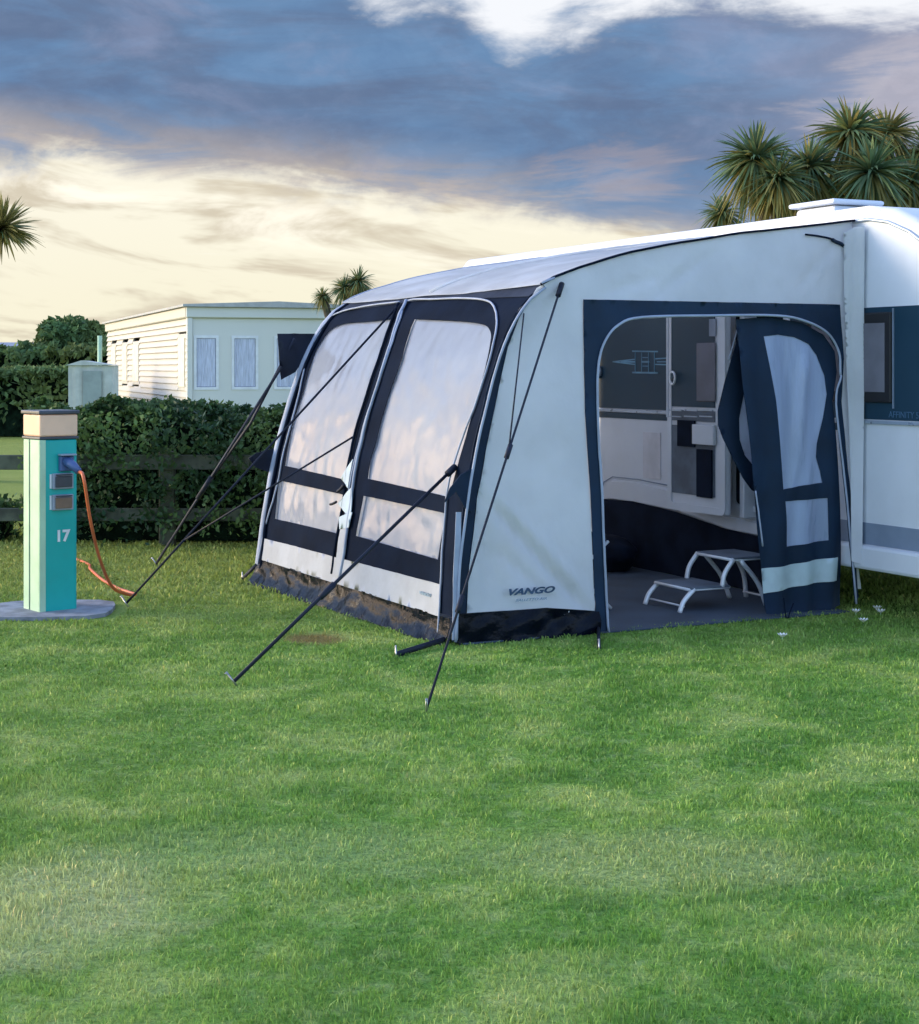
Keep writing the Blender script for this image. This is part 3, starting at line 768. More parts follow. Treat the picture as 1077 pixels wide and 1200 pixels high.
ring('threshold_frame', .74, 1.17, .50, .90, .035, CV-.040, CV-.0145, M['cvwhite'], dw)
# the door swung open back along the wall: body, dark liner, tray, blind, latch
DVo = CV-.16
ud0, zb = hit_v(851, 603, DVo-.04); ud1, _ = hit_v(783.5, 600, DVo-.04)
zb = hit_v(815, 600, DVo-.04)[1]
def hd(px, py): return hit_v(px, py, DVo-.042)
door = wbox('door', ud0, ud1, DVo-.04, DVo, zb, 1.96, M['cvwhite'], cv, .012)
def dpatch(name, x0, y0, x1, y1, m, d0=.0405, d1=.046, bev=.0, par=None):
    (ua, za), (ub, zb_) = hd(x0,y0), hd(x1,y1)
    return wbox(name, min(ua,ub), max(ua,ub), DVo-d1, DVo-d0, min(za,zb_), max(za,zb_), m, par or door, bev)
dpatch('liner', 784.5, 350, 838, 478, M['cvband'])
dpatch('liner', 785, 497.5, 838, 583, M['step'], .0405, .045)
dpatch('grey_rail', 785, 480, 838, 495, M['step'])
dpatch('pocket', 796, 492, 816, 524, M['void'], .0465, .060, .003)
dpatch('pocket', 818.5, 526, 836, 584, M['void'], .0465, .060, .003)
dpatch('cup_shelf', 815, 497, 840, 522, M['cvwhite'], .0465, .070, .004)
dpatch('window_blind', 818, 402, 840, 471, M['blind'], .0465, .056, .006)
dpatch('window_blind', 832, 374, 840, 394, M['cvgrey'], .0465, .050, .002)
dpatch('edge_strip', 782.5, 352, 785, 489, M['trim'], .0465, .054)
for k in range(3):
    dpatch('slot_rail', 785+18*k, 479.5, 800+18*k, 482, M['trim'], .0465, .052); dpatch('slot_rail', 785+18*k, 487, 800+18*k, 489, M['trim'], .0465, .052)
ring('door_frame', ud0, ud1, zb, 1.96, .045, DVo-.050, DVo-.0405, M['cvwhite'], door, .04)
(lu, lz) = hd(793, 443)
bm = bmesh.new(); pts = [AW(lu+math.cos(a)*.030, DVo-.075, lz+math.sin(a)*.040) for a in [2*math.pi*k/20 for k in range(21)]]
tube_bm(bm, pts, .008, 8, cap=False); tube_bm(bm, [AW(lu+.03, DVo-.075, lz), AW(lu+.045, DVo-.045, lz)], .008, 8)
from_bm('latch', bm, M['silver'], door, True)
wbox('hinge_post', ud0-.06, ud0-.012, CV-.11, CV-.004, .46, 2.0, M['cvwhite'], cv, .008)
# roof hatch, roof rail
hat = wbox('roof_hatch', .40, .78, CV+.17, CV+.50, 2.305, 2.372, M['cvwhite'], cv, .03)
wbox('hatch_lid', .37, .81, CV+.14, CV+.53, 2.374, 2.405, M['cvwhite'], hat, .014)
wbox('roof_hatch', 3.6, 4.2, CV+.5, CV+1.1, 2.305, 2.36, M['cvwhite'], cv, .02)
tube('awning_rail', [AW(5.0,CV-.008,2.232), AW(-.12,CV-.008,2.232), AW(-.28,CV-.008,2.205), AW(-.45,CV-.008,2.14), AW(-.75,CV-.008,1.96)], .010, M['trim'], cv, 8)
wbox('marker_lamp', -.98,-.92, CV-.02, CV-.0005, .56, .62, M['orange'], cv, .004)
tube('corner_steady', [AW(-.55,CV+.3,.30), AW(-.72,CV+.2,.02)], .018, M['black'], cv, 8)

# ================================================================ AWNING
UF = 2.68
aw = empty('caravan_awning', AW(0,0,0), ROTU, label='pale grey inflatable porch awning with charcoal trim pitched against the caravan', cat='awning')
beams = (0.0, 1.38, UF)
def wr(a, b):
    return .006*nz(a, b, 3, 3.0)+.004*nz(a*2.6, b*.9, 5, 5.0)+.0025*nz(a, b, 8, 14)
def F_front(u, z, off):
    d = min(abs(u-k) for k in beams); sag = -.022*(1-math.exp(-(d/.22)**2))*math.sin(math.pi*min(1,max(0,z/1.9)))
    v = vf(u,z)-off*1.0-wr(u,z)*(1 if z < 1.8 else .6)-sag*.0+.012*math.sin(math.pi*min(1,max(0,z/1.85)))*(1-math.exp(-(d/.2)**2))
    P = AW(u, v, z); 
    if z > 1.7: P.z += off*.6
    return P
def F_pane(u, z, off):
    P = F_front(u, z, off); c = .005*nz(u*3, z*2.2, 31)+.0025*abs(nz(u*6+z*3, z*5-u*2, 33))+.002*nz(u*13, z*11, 35)
    return P+Vector((VX,VY,0))*c
def F_side(v, z, off, u=0.0):
    s = -(.020*math.sin(math.pi*min(1,max(0,z/2.0)))*math.sin(math.pi*min(1,max(0,v/2.5))))
    c = 0.0
    if v < 1.0 and z < 1.1:
        c += -.030*crease(v, z, hit_u(568,582), hit_u(704,735), .022)-.020*crease(v, z, hit_u(578,640), hit_u(655,712), .016)-.018*crease(v,z,hit_u(560,560),hit_u(575,720),.02)-.012*crease(v,z,hit_u(556,600),hit_u(600,722),.018)
        c += .016*crease(v, z, hit_u(578,576), hit_u(712,725), .02)
    if z > 1.72: c += -.018*crease(v, z, hit_u(760,350), hit_u(845,290), .02)-.015*crease(v, z, hit_u(930,345), hit_u(985,275), .02)-.012*crease(v,z,hit_u(700,345),hit_u(790,318),.02)
    return AW(u-off-s*0+s-wr(v+7,z)*.9-c, v, z)
def px_front(L): return [hit_front(*p) for p in L]
def px_side(L, u=0.0): return [hit_u(p[0], p[1], u) for p in L]
def px_face(L, v): return [hit_v(p[0], p[1], v) for p in L]
ZS = .145     # top of the skirt
# window outlines (image positions projected on to the front sheet)
WL_up = [(333,546),(341,505),(352,466),(363,430),(372,408),(384,390),(400,380),(430,377),(459,374),(452,392),(436,440),(425,480),(416,510),(408,545),(402,562)]
WL_dn = [(326,563),(402,580),(394,625),(321,608)]
WR_up = [(430,561),(433,540),(441,510),(454,466),(470,420),(486,374),(530,376),(560,379),(572,384),(575,396),(570,425),(561,458),(551,490),(538,535),(527,583)]
WR_dn = [(425,581),(522,602),(512,656),(416,628)]
def round2d(L, n=4):
    P = [Vector(p) for p in L]; k = len(P); out = []
    for i in range(k):
        a, b, c, d = P[i-1], P[i], P[(i+1)%k], P[(i+2)%k]
        if (c-b).length > .45 or min((b-a).normalized().dot((c-b).normalized()), (c-b).normalized().dot((d-c).normalized())) < .55: out.append(tuple(b)); continue
        for j in range(n):
            t = j/n; out.append(tuple(.5*((2*b)+(c-a)*t+(2*a-5*b+4*c-d)*t*t+(3*b-a-3*c+d)*t**3)))
    return out
wl = [round2d(px_front(L)) for L in (WL_up, WL_dn, WR_up, WR_dn)]
zf_top = 1.835
front_outline = [(-.0,ZS),(.0,.5),(0,1.0),(0,1.4),(0,1.7),(0,zf_top),(UF,zf_top),(UF,1.5),(UF,1.0),(UF,.5),(UF,ZS)]
patch('front_panel', front_outline, F_front, M['charcoal'], aw, holes=wl, step=.045)
def shrink(L, k=.012):
    c = sum((Vector(p) for p in L), Vector((0,0)))/len(L); out = []
    n = len(L); area = sum(L[i][0]*L[(i+1)%n][1]-L[(i+1)%n][0]*L[i][1] for i in range(n))
    sg = 1 if area > 0 else -1
    for i in range(n):
        a, b = Vector(L[i-1]), Vector(L[(i+1)%n]); t = (b-a).normalized()
        out.append(tuple(Vector(L[i])+Vector((t.y,-t.x))*k*sg))
    return out
for i, L in enumerate(wl): patch('window_pane', shrink(L, .024), F_pane, M['pane'], aw, off=-.012-.006*(i%2), step=.03, thick=0)
# white band and skirt
def band(name, zf0, zf1, off, m, thick=.002, fn=F_front, u0=.0, u1=UF, step=.04):
    n = 24; us = [u0+(u1-u0)*i/n for i in range(n+1)]
    return patch(name, [(u, zf0(u)) for u in us]+[(u, zf1(u)) for u in us[::-1]], fn, m, aw, off=off, step=step, thick=thick)
zb_l0 = hit_front(306,655)[1]; zb_l1 = hit_front(312,631)[1]; zb_r0 = hit_front(515,722)[1]; zb_r1 = hit_front(515,684)[1]
def lin(a, b): return lambda u: b+(a-b)*(u/UF)
band('white_band', lin(zb_l0, zb_r0), lin(zb_l1, zb_r1), .013, M['fabric_white'], u0=.14, u1=UF-.06)
def F_skirt(u, z, off):
    f = max(0, (zb_r0+(zb_l0-zb_r0)*u/UF-z)/.11); c = .016*nz(u*3, z*9+u*2, 2)+.014*nz(u*8, z*22-u*5, 5)+.006*nz(u*17, z*36, 6)
    return AW(u, vf(u,z)-off-c*min(1,f*2)-.035*f*f-.006, z+.006*nz(u*5,1,1)*f)
band('mud_skirt', lambda u: .004, lin(zb_l0+.004, zb_r0+.004), .004, M['skirt'], .002, F_skirt, .02, UF, .022)
# piping: pale arches round each window and the outer beam covers
def run(name, L, r, m, off=.012, flat=1.0, n=6, par=None):
    q = [Vector(hit_front(*p)) for p in L]; q3 = catmull([(a.x, a.y, 0) for a in q], n)
    return tube(name, [F_front(p.x, p.y, off) for p in q3], r, m, par or aw, 6, flat)
run('window_piping', [(302,676),(312,622),(325,572),(333,533),(345,488),(357,438),(370,400),(384,378),(400,367),(430,360),(470,355)], .006, M['piping'])
run('window_piping', [(402,655),(408,600),(414,560),(424,515),(440,465),(457,415),(472,372),(480,354),(510,352),(545,351),(572,354),(583,366),(583,390),(572,435),(556,480),(540,520),(527,570),(522,620),(518,700),(516,745)], .006, M['piping'])
# outer far beam cover (pale) and dark edge
def uprun(name, u, z0, z1, r, m, off=.01, flat=1.0, n=22):
    return tube(name, [F_front(u, z0+(z1-z0)*i/n, off) for i in range(n+1)], r, m, aw, 8, flat)
uprun('beam_cover', UF+.02, .02, 1.84, .030, M['piping'], -.01)
uprun('edge_binding', UF-.055, .02, 1.84, .011, M['charcoal'], .012)
# centre beam: dark cover with a pale stripe
q = [(401,676),(407,640),(412,600),(418,560),(427,515),(441,465),(458,410),(474,365),(479,354)]
run('centre_stripe', q, .010, M['piping'], .016)
q2 = [(391,672),(398,625),(405,580),(411,540),(419,505),(432,462),(449,410),(463,372),(470,357)]
run('centre_edge', q2, .009, M['charcoal'], .014)
# toggles and pale tabs hanging at the centre beam
for (tri) in ([(417,538),(402,560),(412,572)],[(417,570),(398,590),(414,606)],[(416,600),(400,606),(402,620),(412,618)]):
    patch('curtain_tab', px_front(tri), F_front, mat('pale_tab',(.40,.50,.58),.6), aw, off=.02, step=.03, thick=.004)
patch('zip_flap', px_front([(404,612),(411,613),(404,660),(402,676),(396,674)]), F_front, M['fabric_white'], aw, off=.018, step=.03, thick=.004)
run('toggle', [(408,568),(404,573),(400,576)], .010, M['strap'], .03); run('toggle', [(398,588),(394,590),(391,591)], .008, M['strap'], .03)
# roof
def F_roof(u, v, off):
    z = float(np.interp(v, [.40,.46,.52,.58,.64,.72,.80,.93,1.06,1.4,1.80,2.2,2.54], [1.735,1.785,1.825,1.853,1.876,1.905,1.928,1.968,2.00,2.065,2.128,2.178,2.222]))
    d = min(abs(u-k) for k in beams); sag = .020*(1-math.exp(-(d/.25)**2))*math.sin(math.pi*min(1,(v-.3)/2.24))
    return AW(u, v, z-sag+off+.006*nz(u*1.5,v*2,4)+.003*nz(u*5,v*5,1))
v_b = pvs(zf_top)
patch('roof', [(-.012,.50),(-.012,1.2),(-.012,1.9),(-.012,2.555),(UF+.02,2.555),(UF+.02,1.2),(UF+.02,.50)], F_roof, M['roof_fabric'], aw, off=.012, step=.05, thick=.003)
# dark brow between the windows and the roof
patch('brow', [(0,1.76),(0,1.872),(1.38,1.868),(UF,1.872),(UF,1.76),(1.38,1.792)], F_front, M['brow'], aw, off=.004, step=.04, thick=.002)
tube('roof_seam', [F_roof(1.38, .52+(2.54-.52)*i/20, .022) for i in range(21)], .008, M['roof_fabric'], aw, 6)
tube('roof_piping', [F_roof(-.012, .50+(2.54-.50)*i/26, .012) for i in range(27)], .0075, M['charcoal'], aw, 6)
tube('roof_piping', [F_roof(UF+.02, .50+(2.54-.50)*i/26, .012) for i in range(27)], .008, M['piping'], aw, 6)
# side panel with the door surround
DO = [(697,718),(683,485),(682,351),(984,357),(988,420),(984,470),(992,560),(1003,690),(1003,706)]
near_edge = [(pv(z)+.07*(1 if z < 1.2 else max(.25, 1-(z-1.2)*1.2)), z) for z in (.15,.4,.7,1.0,1.3,1.5,1.65,1.75)]
roof_edge = [(v, F_roof(0,v,0).z+.006) for v in [.48+2.05*i/30 for i in range(31)]]
zsk = lambda px, py: hit_u(px, py)
outer = near_edge+roof_edge+[(2.54,1.8),(2.54,1.2),(2.52,.6),hit_u(1009,690)]+[hit_u(*p) for p in [(1003,690),(992,560),(984,470),(988,420),(984,357),(682,351),(683,485),(697,722),(640,719),(600,722)]]
patch('side_panel', outer, F_side, M['fabric'], aw, step=.035)
# dark edging along the near beam, with the pale strip in it
edge_in = [(pvs(z)-.004, z) for z in (.02,.4,.7,1.0,1.3,1.5,1.65,1.76,1.83)]
edge_out = [(pvs(z)+.085*(1 if z < 1.1 else max(.30, 1-(z-1.1)*1.1)), z) for z in (1.80,1.65,1.5,1.3,1.0,.7,.4,.02)]
patch('beam_edging', edge_in+[(.56,1.845)]+edge_out, F_side, M['navy_dark'], aw, off=-.006, step=.035)
patch('pale_strip', px_side([(534,600),(540,600),(539,660),(536,750),(529,750),(531,670)]), F_side, M['piping'], aw, off=.004, step=.04)
tube('beam_piping', [F_side(pvs(z)+.012, z, .008) for z in [.02+1.79*i/30 for i in range(31)]]+[F_side(.50,1.832,.008),F_side(.58,1.862,.008)], .008, M['piping'], aw, 6)
# door surround
inner = [(712,751),(706,660),(701,562),(697,485),(698,431),(706,400),(722,381),(749,372),(830,370),(908,370),(943,377),(968,391),(981,412),(983,440),(977,473),(987,562),(1001,707)]
so = [hit_u(*p) for p in [(698,752),(697,718),(688,560),(683,485),(682,351),(984,357),(988,420),(985,470),(994,560),(1005,700)]]
patch('door_surround', so[:1]+[hit_u(698,758)]+so[1:]+[hit_u(*p) for p in inner[::-1]], F_side, M['navy'], aw, off=.006, step=.03)
def srun(name, L, r, m, off=.014, u=0.0, n=5, flat=1):
    q3 = catmull([(*hit_u(p[0], p[1], u), 0) for p in L], n)
    return tube(name, [F_side(p.x, max(.006,p.y), off, u) for p in q3], r, m, aw, 6, flat)
srun('door_piping', inner[:14], .0075, M['piping']); srun('door_piping', inner[13:], .0065, M['piping'], .02)
# skirts of the side panel
def F_sskirt(v, z, off):
    f = max(0, (.17-z)/.17); c = .03*nz(v*3.5, z*8, 12)+.016*nz(v*10, z*14, 15)
    return AW(-off-c*min(1,f*2)-.02*f, v, z)
patch('mud_skirt', [(.03,.004),hit_u(600,760)[0:1]+(.004,),(hit_u(700,757)[0],.004),hit_u(701,716),hit_u(640,712),hit_u(600,715),(.03,.16)], F_sskirt, M['skirt'], aw, off=.004, step=.022)
# far side panel and the draught skirt against the caravan
far = [(vf(UF,z), z) for z in (.02,.4,.8,1.2,1.5,1.7)]+[(v, F_roof(0,v,0).z-.006) for v in (.5,.64,1.06,1.8,2.53)]+[(2.53,.02)]
patch('side_panel', far, lambda a,b,o: AW(UF+.004-wr(a+3,b)+.16*max(0,a/2.5), a, b), M['fabric'], aw, step=.06)
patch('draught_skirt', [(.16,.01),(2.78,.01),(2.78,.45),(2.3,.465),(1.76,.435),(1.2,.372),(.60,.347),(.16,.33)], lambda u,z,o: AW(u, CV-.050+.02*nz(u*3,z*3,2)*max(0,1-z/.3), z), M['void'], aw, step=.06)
# narrow fabric return beside the caravan wall
def F_ret(v, z, off):
    k = max(0, min(1, (v-2.45)/.09)); P = AW(-.006-.085*k-off-.008*math.sin(v*110+.8*nz(1,z*1.5,3))-.010*nz(v*9, z*1.2, 4), v, z); return P
patch('edge_return', [(2.455,2.16),(2.50,2.19),(2.538,2.195),(2.538,1.6),(2.534,1.0),(2.53,.6),(2.528,.285),(2.492,.30),(2.488,.7),(2.468,1.3),(2.458,1.8)], F_ret, M['fabric'], aw, off=.004, step=.014)
srun('shade_fold', [(942,275),(958,277),(975,281),(988,289),(995,299)], .006, M['charcoal'], .012)
srun('shade_fold', [(974,281),(984,286),(992,293),(996,301)], .011, M['navy_dark'], .014)
srun('shade_fold', [(1011,264),(1008,270),(1007,280),(1006,288)], .009, M['charcoal'], .022)
srun('fold_seam', [(996,300),(995,340),(994,380)], .005, M['cvgrey'], .012)
# ---- the door flap hanging unzipped from the right of the opening
def F_flap(v, z, off):
    v0, z0 = hit_u(865, 372)
    f = min(1, max(0, (1.75-z)/1.7)); vv = v+.0
    fold = .018*math.sin(v*34+z*2.0)*f+.012*nz(v*7, z*2, 9)+.022*crease(v,z,hit_u(950,400),hit_u(925,640),.03)
    k = .05*math.sin(math.pi*min(1,max(0,(z-.05)/1.7)))
    return AW(.035+.06*f-k*1.0-off-fold, vv, z)
fl = [(866,374),(905,371),(943,378),(968,392),(981,412),(983,436),(976,470),(984,540),(990,610),(996,660),(1000,712),(916,741),(908,706),(901,664),(892,620),(884,560),(878,500),(872,450)]
up = [(898,394),(916,392),(934,395),(950,403),(960,416),(968,440),(970,462),(966,490),(960,520),(959,536),(964,552),(967,566),(944,569),(921,574),(916,530),(910,470),(903,425)]
lo_ = [(924,588),(973,584),(977,634),(929,642)]
S = lambda L: [hit_u(*p) for p in L]
flap = patch('door_flap', S(fl), F_flap, M['navy'], aw, holes=[S(up), S(lo_)], off=.0, step=.03)
patch('flap_pane', shrink(S(up), .010), F_flap, M['pane_blue'], flap, off=-.005, step=.025, thick=0)
patch('flap_pane', shrink(S(lo_), .010), F_flap, M['pane_blue'], flap, off=-.005, step=.025, thick=0)
patch('flap_band', S([(901,668),(930,664),(960,658),(989,654),(990,682),(958,686),(930,692),(906,698)]), F_flap, mat('pale_flap_band',(.48,.58,.62),.6), flap, off=.006, step=.03, thick=.002)
# the folded-back leading edge, swung inwards behind the flap
def F_fold(v, z, off):
    return AW(.16+.05*math.sin(v*6)-off+.015*nz(v*5,z*3,2), v, z)
def S2(L): return [hit_u(p[0], p[1], .16) for p in L]
fold = patch('folded_edge', S2([(872,373),(863,379),(855,410),(845,445),(836,481),(836,498),(841,513),(852,537),(864,559),(876,574),(886,578),(886,548),(876,543),(867,533),(861,515),(860,490),(866,455),(868,424),(874,440),(880,440)]), F_fold, M['navy_dark'], aw, step=.03)
patch('folded_pane', S2([(868,426),(862,470),(858,490),(860,518),(868,538),(884,552),(892,560),(886,500),(878,450)]), F_fold, mat('folded_pvc',(.66,.70,.82),.35,trans=.4), fold, off=-.012, step=.03, thick=.001)
srun('zip_tape', [(866,374),(860,396),(852,422)], .004, M['piping'], .0, .13)
srun('zip_tape', [(884,575),(888,600),(893,640)], .005, M['piping'], .0, .02)
# wall pegs' straps at flap foot
srun('tie_cord', [(926,706),(921,720),(918,738)], .0035, M['charcoal'], .03); srun('tie_cord', [(914,700),(917,722),(918,738)], .0035, M['charcoal'], .03)
# anchor patches on the beams
def plane_patch(name, L, u, m, thick=.006):
    return patch(name, [hit_u(p[0],p[1],u) for p in L], lambda a,b,o: AW(u+.01*nz(a*6,b*6,3), a, b), m, aw, step=.04, thick=thick)
plane_patch('anchor_patch', [(325,391),(372,391),(362,412),(346,436),(330,445),(327,420)], UF+.035, M['strap'])
plane_patch('anchor_patch', [(291,537),(300,531),(326,524),(322,556),(300,548)], UF+.035, M['strap'])
plane_patch('anchor_patch', [(520,590),(527,572),(540,556),(556,548),(553,600),(545,596),(534,576)], -.008, M['navy_dark'])
# logos
t = text_obj('lettering', 'VANGO', .052, M['logo'], aw, shear=.35, bold=True); t.scale = (1.55,.9,1)
lv, lz_ = hit_u(618, 692); place_local(t, AW(-.030, lv, lz_), RPANEL); t.scale = (1.45,.85,1)
t = text_obj('lettering', 'BALLETTO AIR', .020, M['logo_faint'], aw, shear=.3); place_local(t, AW(-.030, lv+.005, lz_-.043), RPANEL); t.scale = (1.4,.9,1)
lu_, lz_ = hit_front(500, 696); t = text_obj('lettering', 'VANGO', .030, M['logo_faint'], aw, shear=.35, bold=True)
place_local(t, AW(lu_, pvs(lz_)-.022, lz_), RSIDE); t.scale = (1.3,.8,1)
# guy straps and their pegs
def peg(p, par, d=(0,0,0)):
    d = Vector(d); q = Vector(p)
    tube('tent_peg', [q+Vector((0,0,-.03))-d*.06, q+Vector((0,0,.045))+d*.10, q+Vector((0,0,.05))+d*.12+Vector((0,0,-.012))], .005, M['peg'], par, 6)
def strap(pts, r=.011, flat=.55, name='guy_strap'):
    return tube(name, pts, r, M['strap'], aw, 6, flat)
def on(a, b, f): return Vector(a)+(Vector(b)-Vector(a))*f
def fpt(px, py, off=.02): u, z = hit_front(px, py); return F_front(u, z, off)
def spt(px, py, off=.02): v, z = hit_u(px, py); return F_side(v, z, off)
def ypix(p): return HY-(p.z-EYE)/p.y*FPX
def split(a, b, py):
    lo, hi = 0.0, 1.0
    for i in range(40):
        m_ = (lo+hi)/2
        if ypix(on(a,b,m_)) < py: lo = m_
        else: hi = m_
    return on(a, b, lo)
# near corner, top
g0 = gnd(500, 836)+Vector((0,0,.02)); a = spt(654,338); b = spt(611,368); J = split(a, g0, 527)
s = strap([a, J, g0], .0095); strap([b, J+Vector((0,0,.01))], .0075); peg(g0, s, (0,-.3,0))
tube('buckle', [on(J,g0,-.02), on(J,g0,.035)], .013, M['strap'], s, 8)
tube('buckle', [on(a,J,-.03), on(a,J,.05)], .015, M['strap'], s, 8)
tube('slider', [on(J,g0,.60), on(J,g0,.66)], .012, M['strap'], s, 8)
# near corner, middle of the front
g1 = gnd(274, 804)+Vector((0,0,.02)); a = fpt(534, 549); s = strap([a, on(a,g1,.5), g1], .010); peg(g1, s, (-.3,-.2,0))
K = split(a, g1, 690); tube('slider', [on(K,g1,-.05), on(K,g1,.10)], .015, M['strap'], s, 8)
tube('buckle', [on(a,g1,-.01), on(a,g1,.03)], .018, M['strap'], s, 8)
# centre beam
g2 = gnd(148, 711)+Vector((0,0,.02)); a = fpt(469, 362); J = split(a, g2, 634); s = strap([a, J, g2], .0075); peg(g2, s, (-.3,0,0))
b = fpt(417, 512); strap([b, fpt(352,548,.06)*.0+on(b,J,.5), J], .0065)
# far corner
g3 = gnd(183, 664)+Vector((0,0,.02)); v_, z_ = hit_u(330, 430, UF-.01); a = AW(UF-.01, v_, z_); v_, z_ = hit_u(345, 397, UF-.01); a0 = AW(UF-.01, v_, z_)
J = split(a, g3, 580); s = strap([a, J, g3], .011); strap([a0, on(a0,J,.5)+Vector((.03,0,-.03)), J], .011); peg(g3, s, (-.3,0,0))
tube('slider', [on(J,g3,-.25), on(J,g3,.05)], .017, M['strap'], s, 8)
# foot straps
g4 = gnd(284, 681)+Vector((0,0,.015)); s = strap([F_front(UF,.12,.02), g4], .013, .5); peg(g4, s)
g5 = gnd(464, 770)+Vector((0,0,.012)); s = strap([AW(.03,-.03,.03), g5], .016, .4); peg(g5, s)
g6 = gnd(702, 762)+Vector((0,0,.012)); v_, z_ = hit_u(700, 742); s = strap([AW(-.01,v_,max(.03,z_)), g6], .018, .5); peg(g6, s)

# ================================================================ THINGS IN THE AWNING
gs = wbox('groundsheet', -.02, UF-.04, .05, 2.50, .004, .012, M['rug']); tag(gs, 'dark slate groundsheet spread on the floor inside the awning', 'groundsheet')
# double step
def step_stool():
    u0, v0 = .36, 1.60; wdt = .36
    root = empty('step_stool', AW(u0+wdt/2, v0+.35, 0), ROTU, label='folding double step stool with silver legs below the caravan door', cat='step stool')
    z1, z2 = .150, .305
    P = lambda a, b, z: AW(u0+a, v0+b, z)
    def tread(b0, b1, z):
        wbox('tread', u0-.01, u0+wdt+.01, v0+b0, v0+b1, z-.014, z, M['step'], root, .005)
        for (p, q) in (((0,b0,z-.014),(wdt,b0,z-.014)),((0,b1,z-.014),(wdt,b1,z-.014))): tube('rim', [P(*p), P(*q)], .009, M['silver'], root, 8)
        for a in (0.0, wdt): tube('rim', [P(a,b0,z-.014), P(a,b1,z-.014)], .009, M['silver'], root, 8)
    tread(.07, .34, z1); tread(.36, .64, z2)
    for a in (0.0, wdt):
        for nm, p, q in (('leg',(a,.10,z1-.01),(a,.0,.012)),('riser',(a,.37,z2-.01),(a,.29,z1-.01)),('leg',(a,.62,z2-.01),(a,.72,.012)),('leg',(a,.42,z2-.02),(a,.60,.012))):
            mid = [(p[i]+q[i])/2 for i in range(3)]; mid[1] += (.03 if q[1] > p[1] else -.02); tube(nm, catmull([P(*p), P(*mid), P(*q)], 5), .014, M['silver'], root, 8)
    tube('crossbar', [P(0,.03,.045), P(wdt,.03,.045)], .006, M['silver'], root, 6)
    tube('crossbar', [P(0,.70,.045), P(wdt,.70,.045)], .006, M['silver'], root, 6)
step_stool()
# folding chair, mostly hidden behind the side panel: its front legs show at the door edge
def chair():
    foot = gnd(716, 716); 
    uc, vc = uv_of(foot); uc += .0
    root = empty('folding_chair', AW(uc+.2, vc-.25, 0), ROTU, label='dark folding camping chair with silver tube legs just inside the awning door', cat='chair')
    w = .42
    for s_ in (0, 1):
        u_ = uc+w*s_
        tube('leg', [AW(u_, vc, .015), AW(u_, vc-.44, .43)], .010, M['silver'], root, 8)
        tube('leg', [AW(u_+.015, vc-.46, .015), AW(u_+.015, vc-.01, .40)], .010, M['silver'], root, 8)
        tube('back_post', [AW(u_, vc-.44, .43), AW(u_, vc-.56, .88)], .010, M['silver'], root, 8)
    patch('seat', [(0,0),(w,0),(w,.42),(0,.42)], lambda a,b,o: AW(uc+a, vc-.02-b, .41-.03*math.sin(math.pi*a/w)), M['void'], root, step=.05, thick=.006)
    patch('backrest', [(0,0),(w,0),(w,.40),(0,.40)], lambda a,b,o: AW(uc+a, vc-.46-b*.27, .50+b), M['void'], root, step=.05, thick=.006)
chair()
# dark covered bag by the wheel
def bag():
    c = AW(2.15, 2.22, 0)
    root = empty('storage_bag', c, ROTU, label='slumped dark storage bag beside the caravan wheel inside the awning', cat='bag')
    bm = bmesh.new(); bmesh.ops.create_icosphere(bm, subdivisions=4, radius=1)
    for v in bm.verts:
        p = v.co.copy(); r = 1+.16*noise.noise(p*1.6+Vector((3,1,2)))+.05*noise.noise(p*5)
        q = AW(2.28+p.x*.30*r, 2.26+p.y*.18*r, max(.014, .12+p.z*.14*r)); v.co = q
    b_ = from_bm('sack', bm, M['void'], root, True)
    tube('strap', catmull([AW(2.15,2.16,.22), AW(2.25,2.10,.29), AW(2.36,2.13,.22)], 6), .010, M['charcoal'], root, 6)
bag()
# daisies in the grass
dm_w = mat('daisy_petal', (.85,.85,.80), .6); dm_y = mat('daisy_eye', (.65,.45,.05), .6)
proto = None
for i, (px, py) in enumerate([(1028,718),(1003,722),(1012,733),(917,751),(1032,722)]):
    g_ = gnd(px, py)
    if proto is None:
        proto = empty('daisy', g_, 0); proto.scale = (1.0,)*3
        link_mesh.local = True
        bm = bmesh.new()
        for k in range(9):
            a = 2*math.pi*k/9
            vs = [bm.verts.new((math.cos(a+d_)*r_, math.sin(a+d_)*r_, .026+h_)) for d_, r_, h_ in ((0,.005,-.006),(-.34,.022,.006),(0,.029,.014),(.34,.022,.006))]
            bm.faces.new(vs)
        from_bm('petals', bm, dm_w, proto)
        bm = bmesh.new(); bmesh.ops.create_icosphere(bm, subdivisions=1, radius=.0055); bmesh.ops.translate(bm, verts=bm.verts, vec=(0,0,.026)); from_bm('eye', bm, dm_y, proto)
        tube('stem', [(0,0,0),(.002,0,.01),(0,0,.018)], .0015, M['mint'], proto, 5)
        link_mesh.local = False
        o = proto; kids = [c for c in bpy.data.objects if c.parent == proto]
    else:
        o = proto.copy(); col.objects.link(o); o.location = g_; o.rotation_euler = (0,0,i*1.3)
        for c_ in kids: c2 = c_.copy(); col.objects.link(c2); c2.parent = o
    lab = ['white daisy in the shade below the caravan skirt', 'white daisy nearest the foot of the awning door flap', 'white daisy a little out on the grass from the flap corner', 'white daisy at the edge of the awning doorway',
           'white daisy pressed close to another below the caravan'][i]
    tag(o, lab, 'daisy', 'daisies in the lawn')
SKYK = 0.15
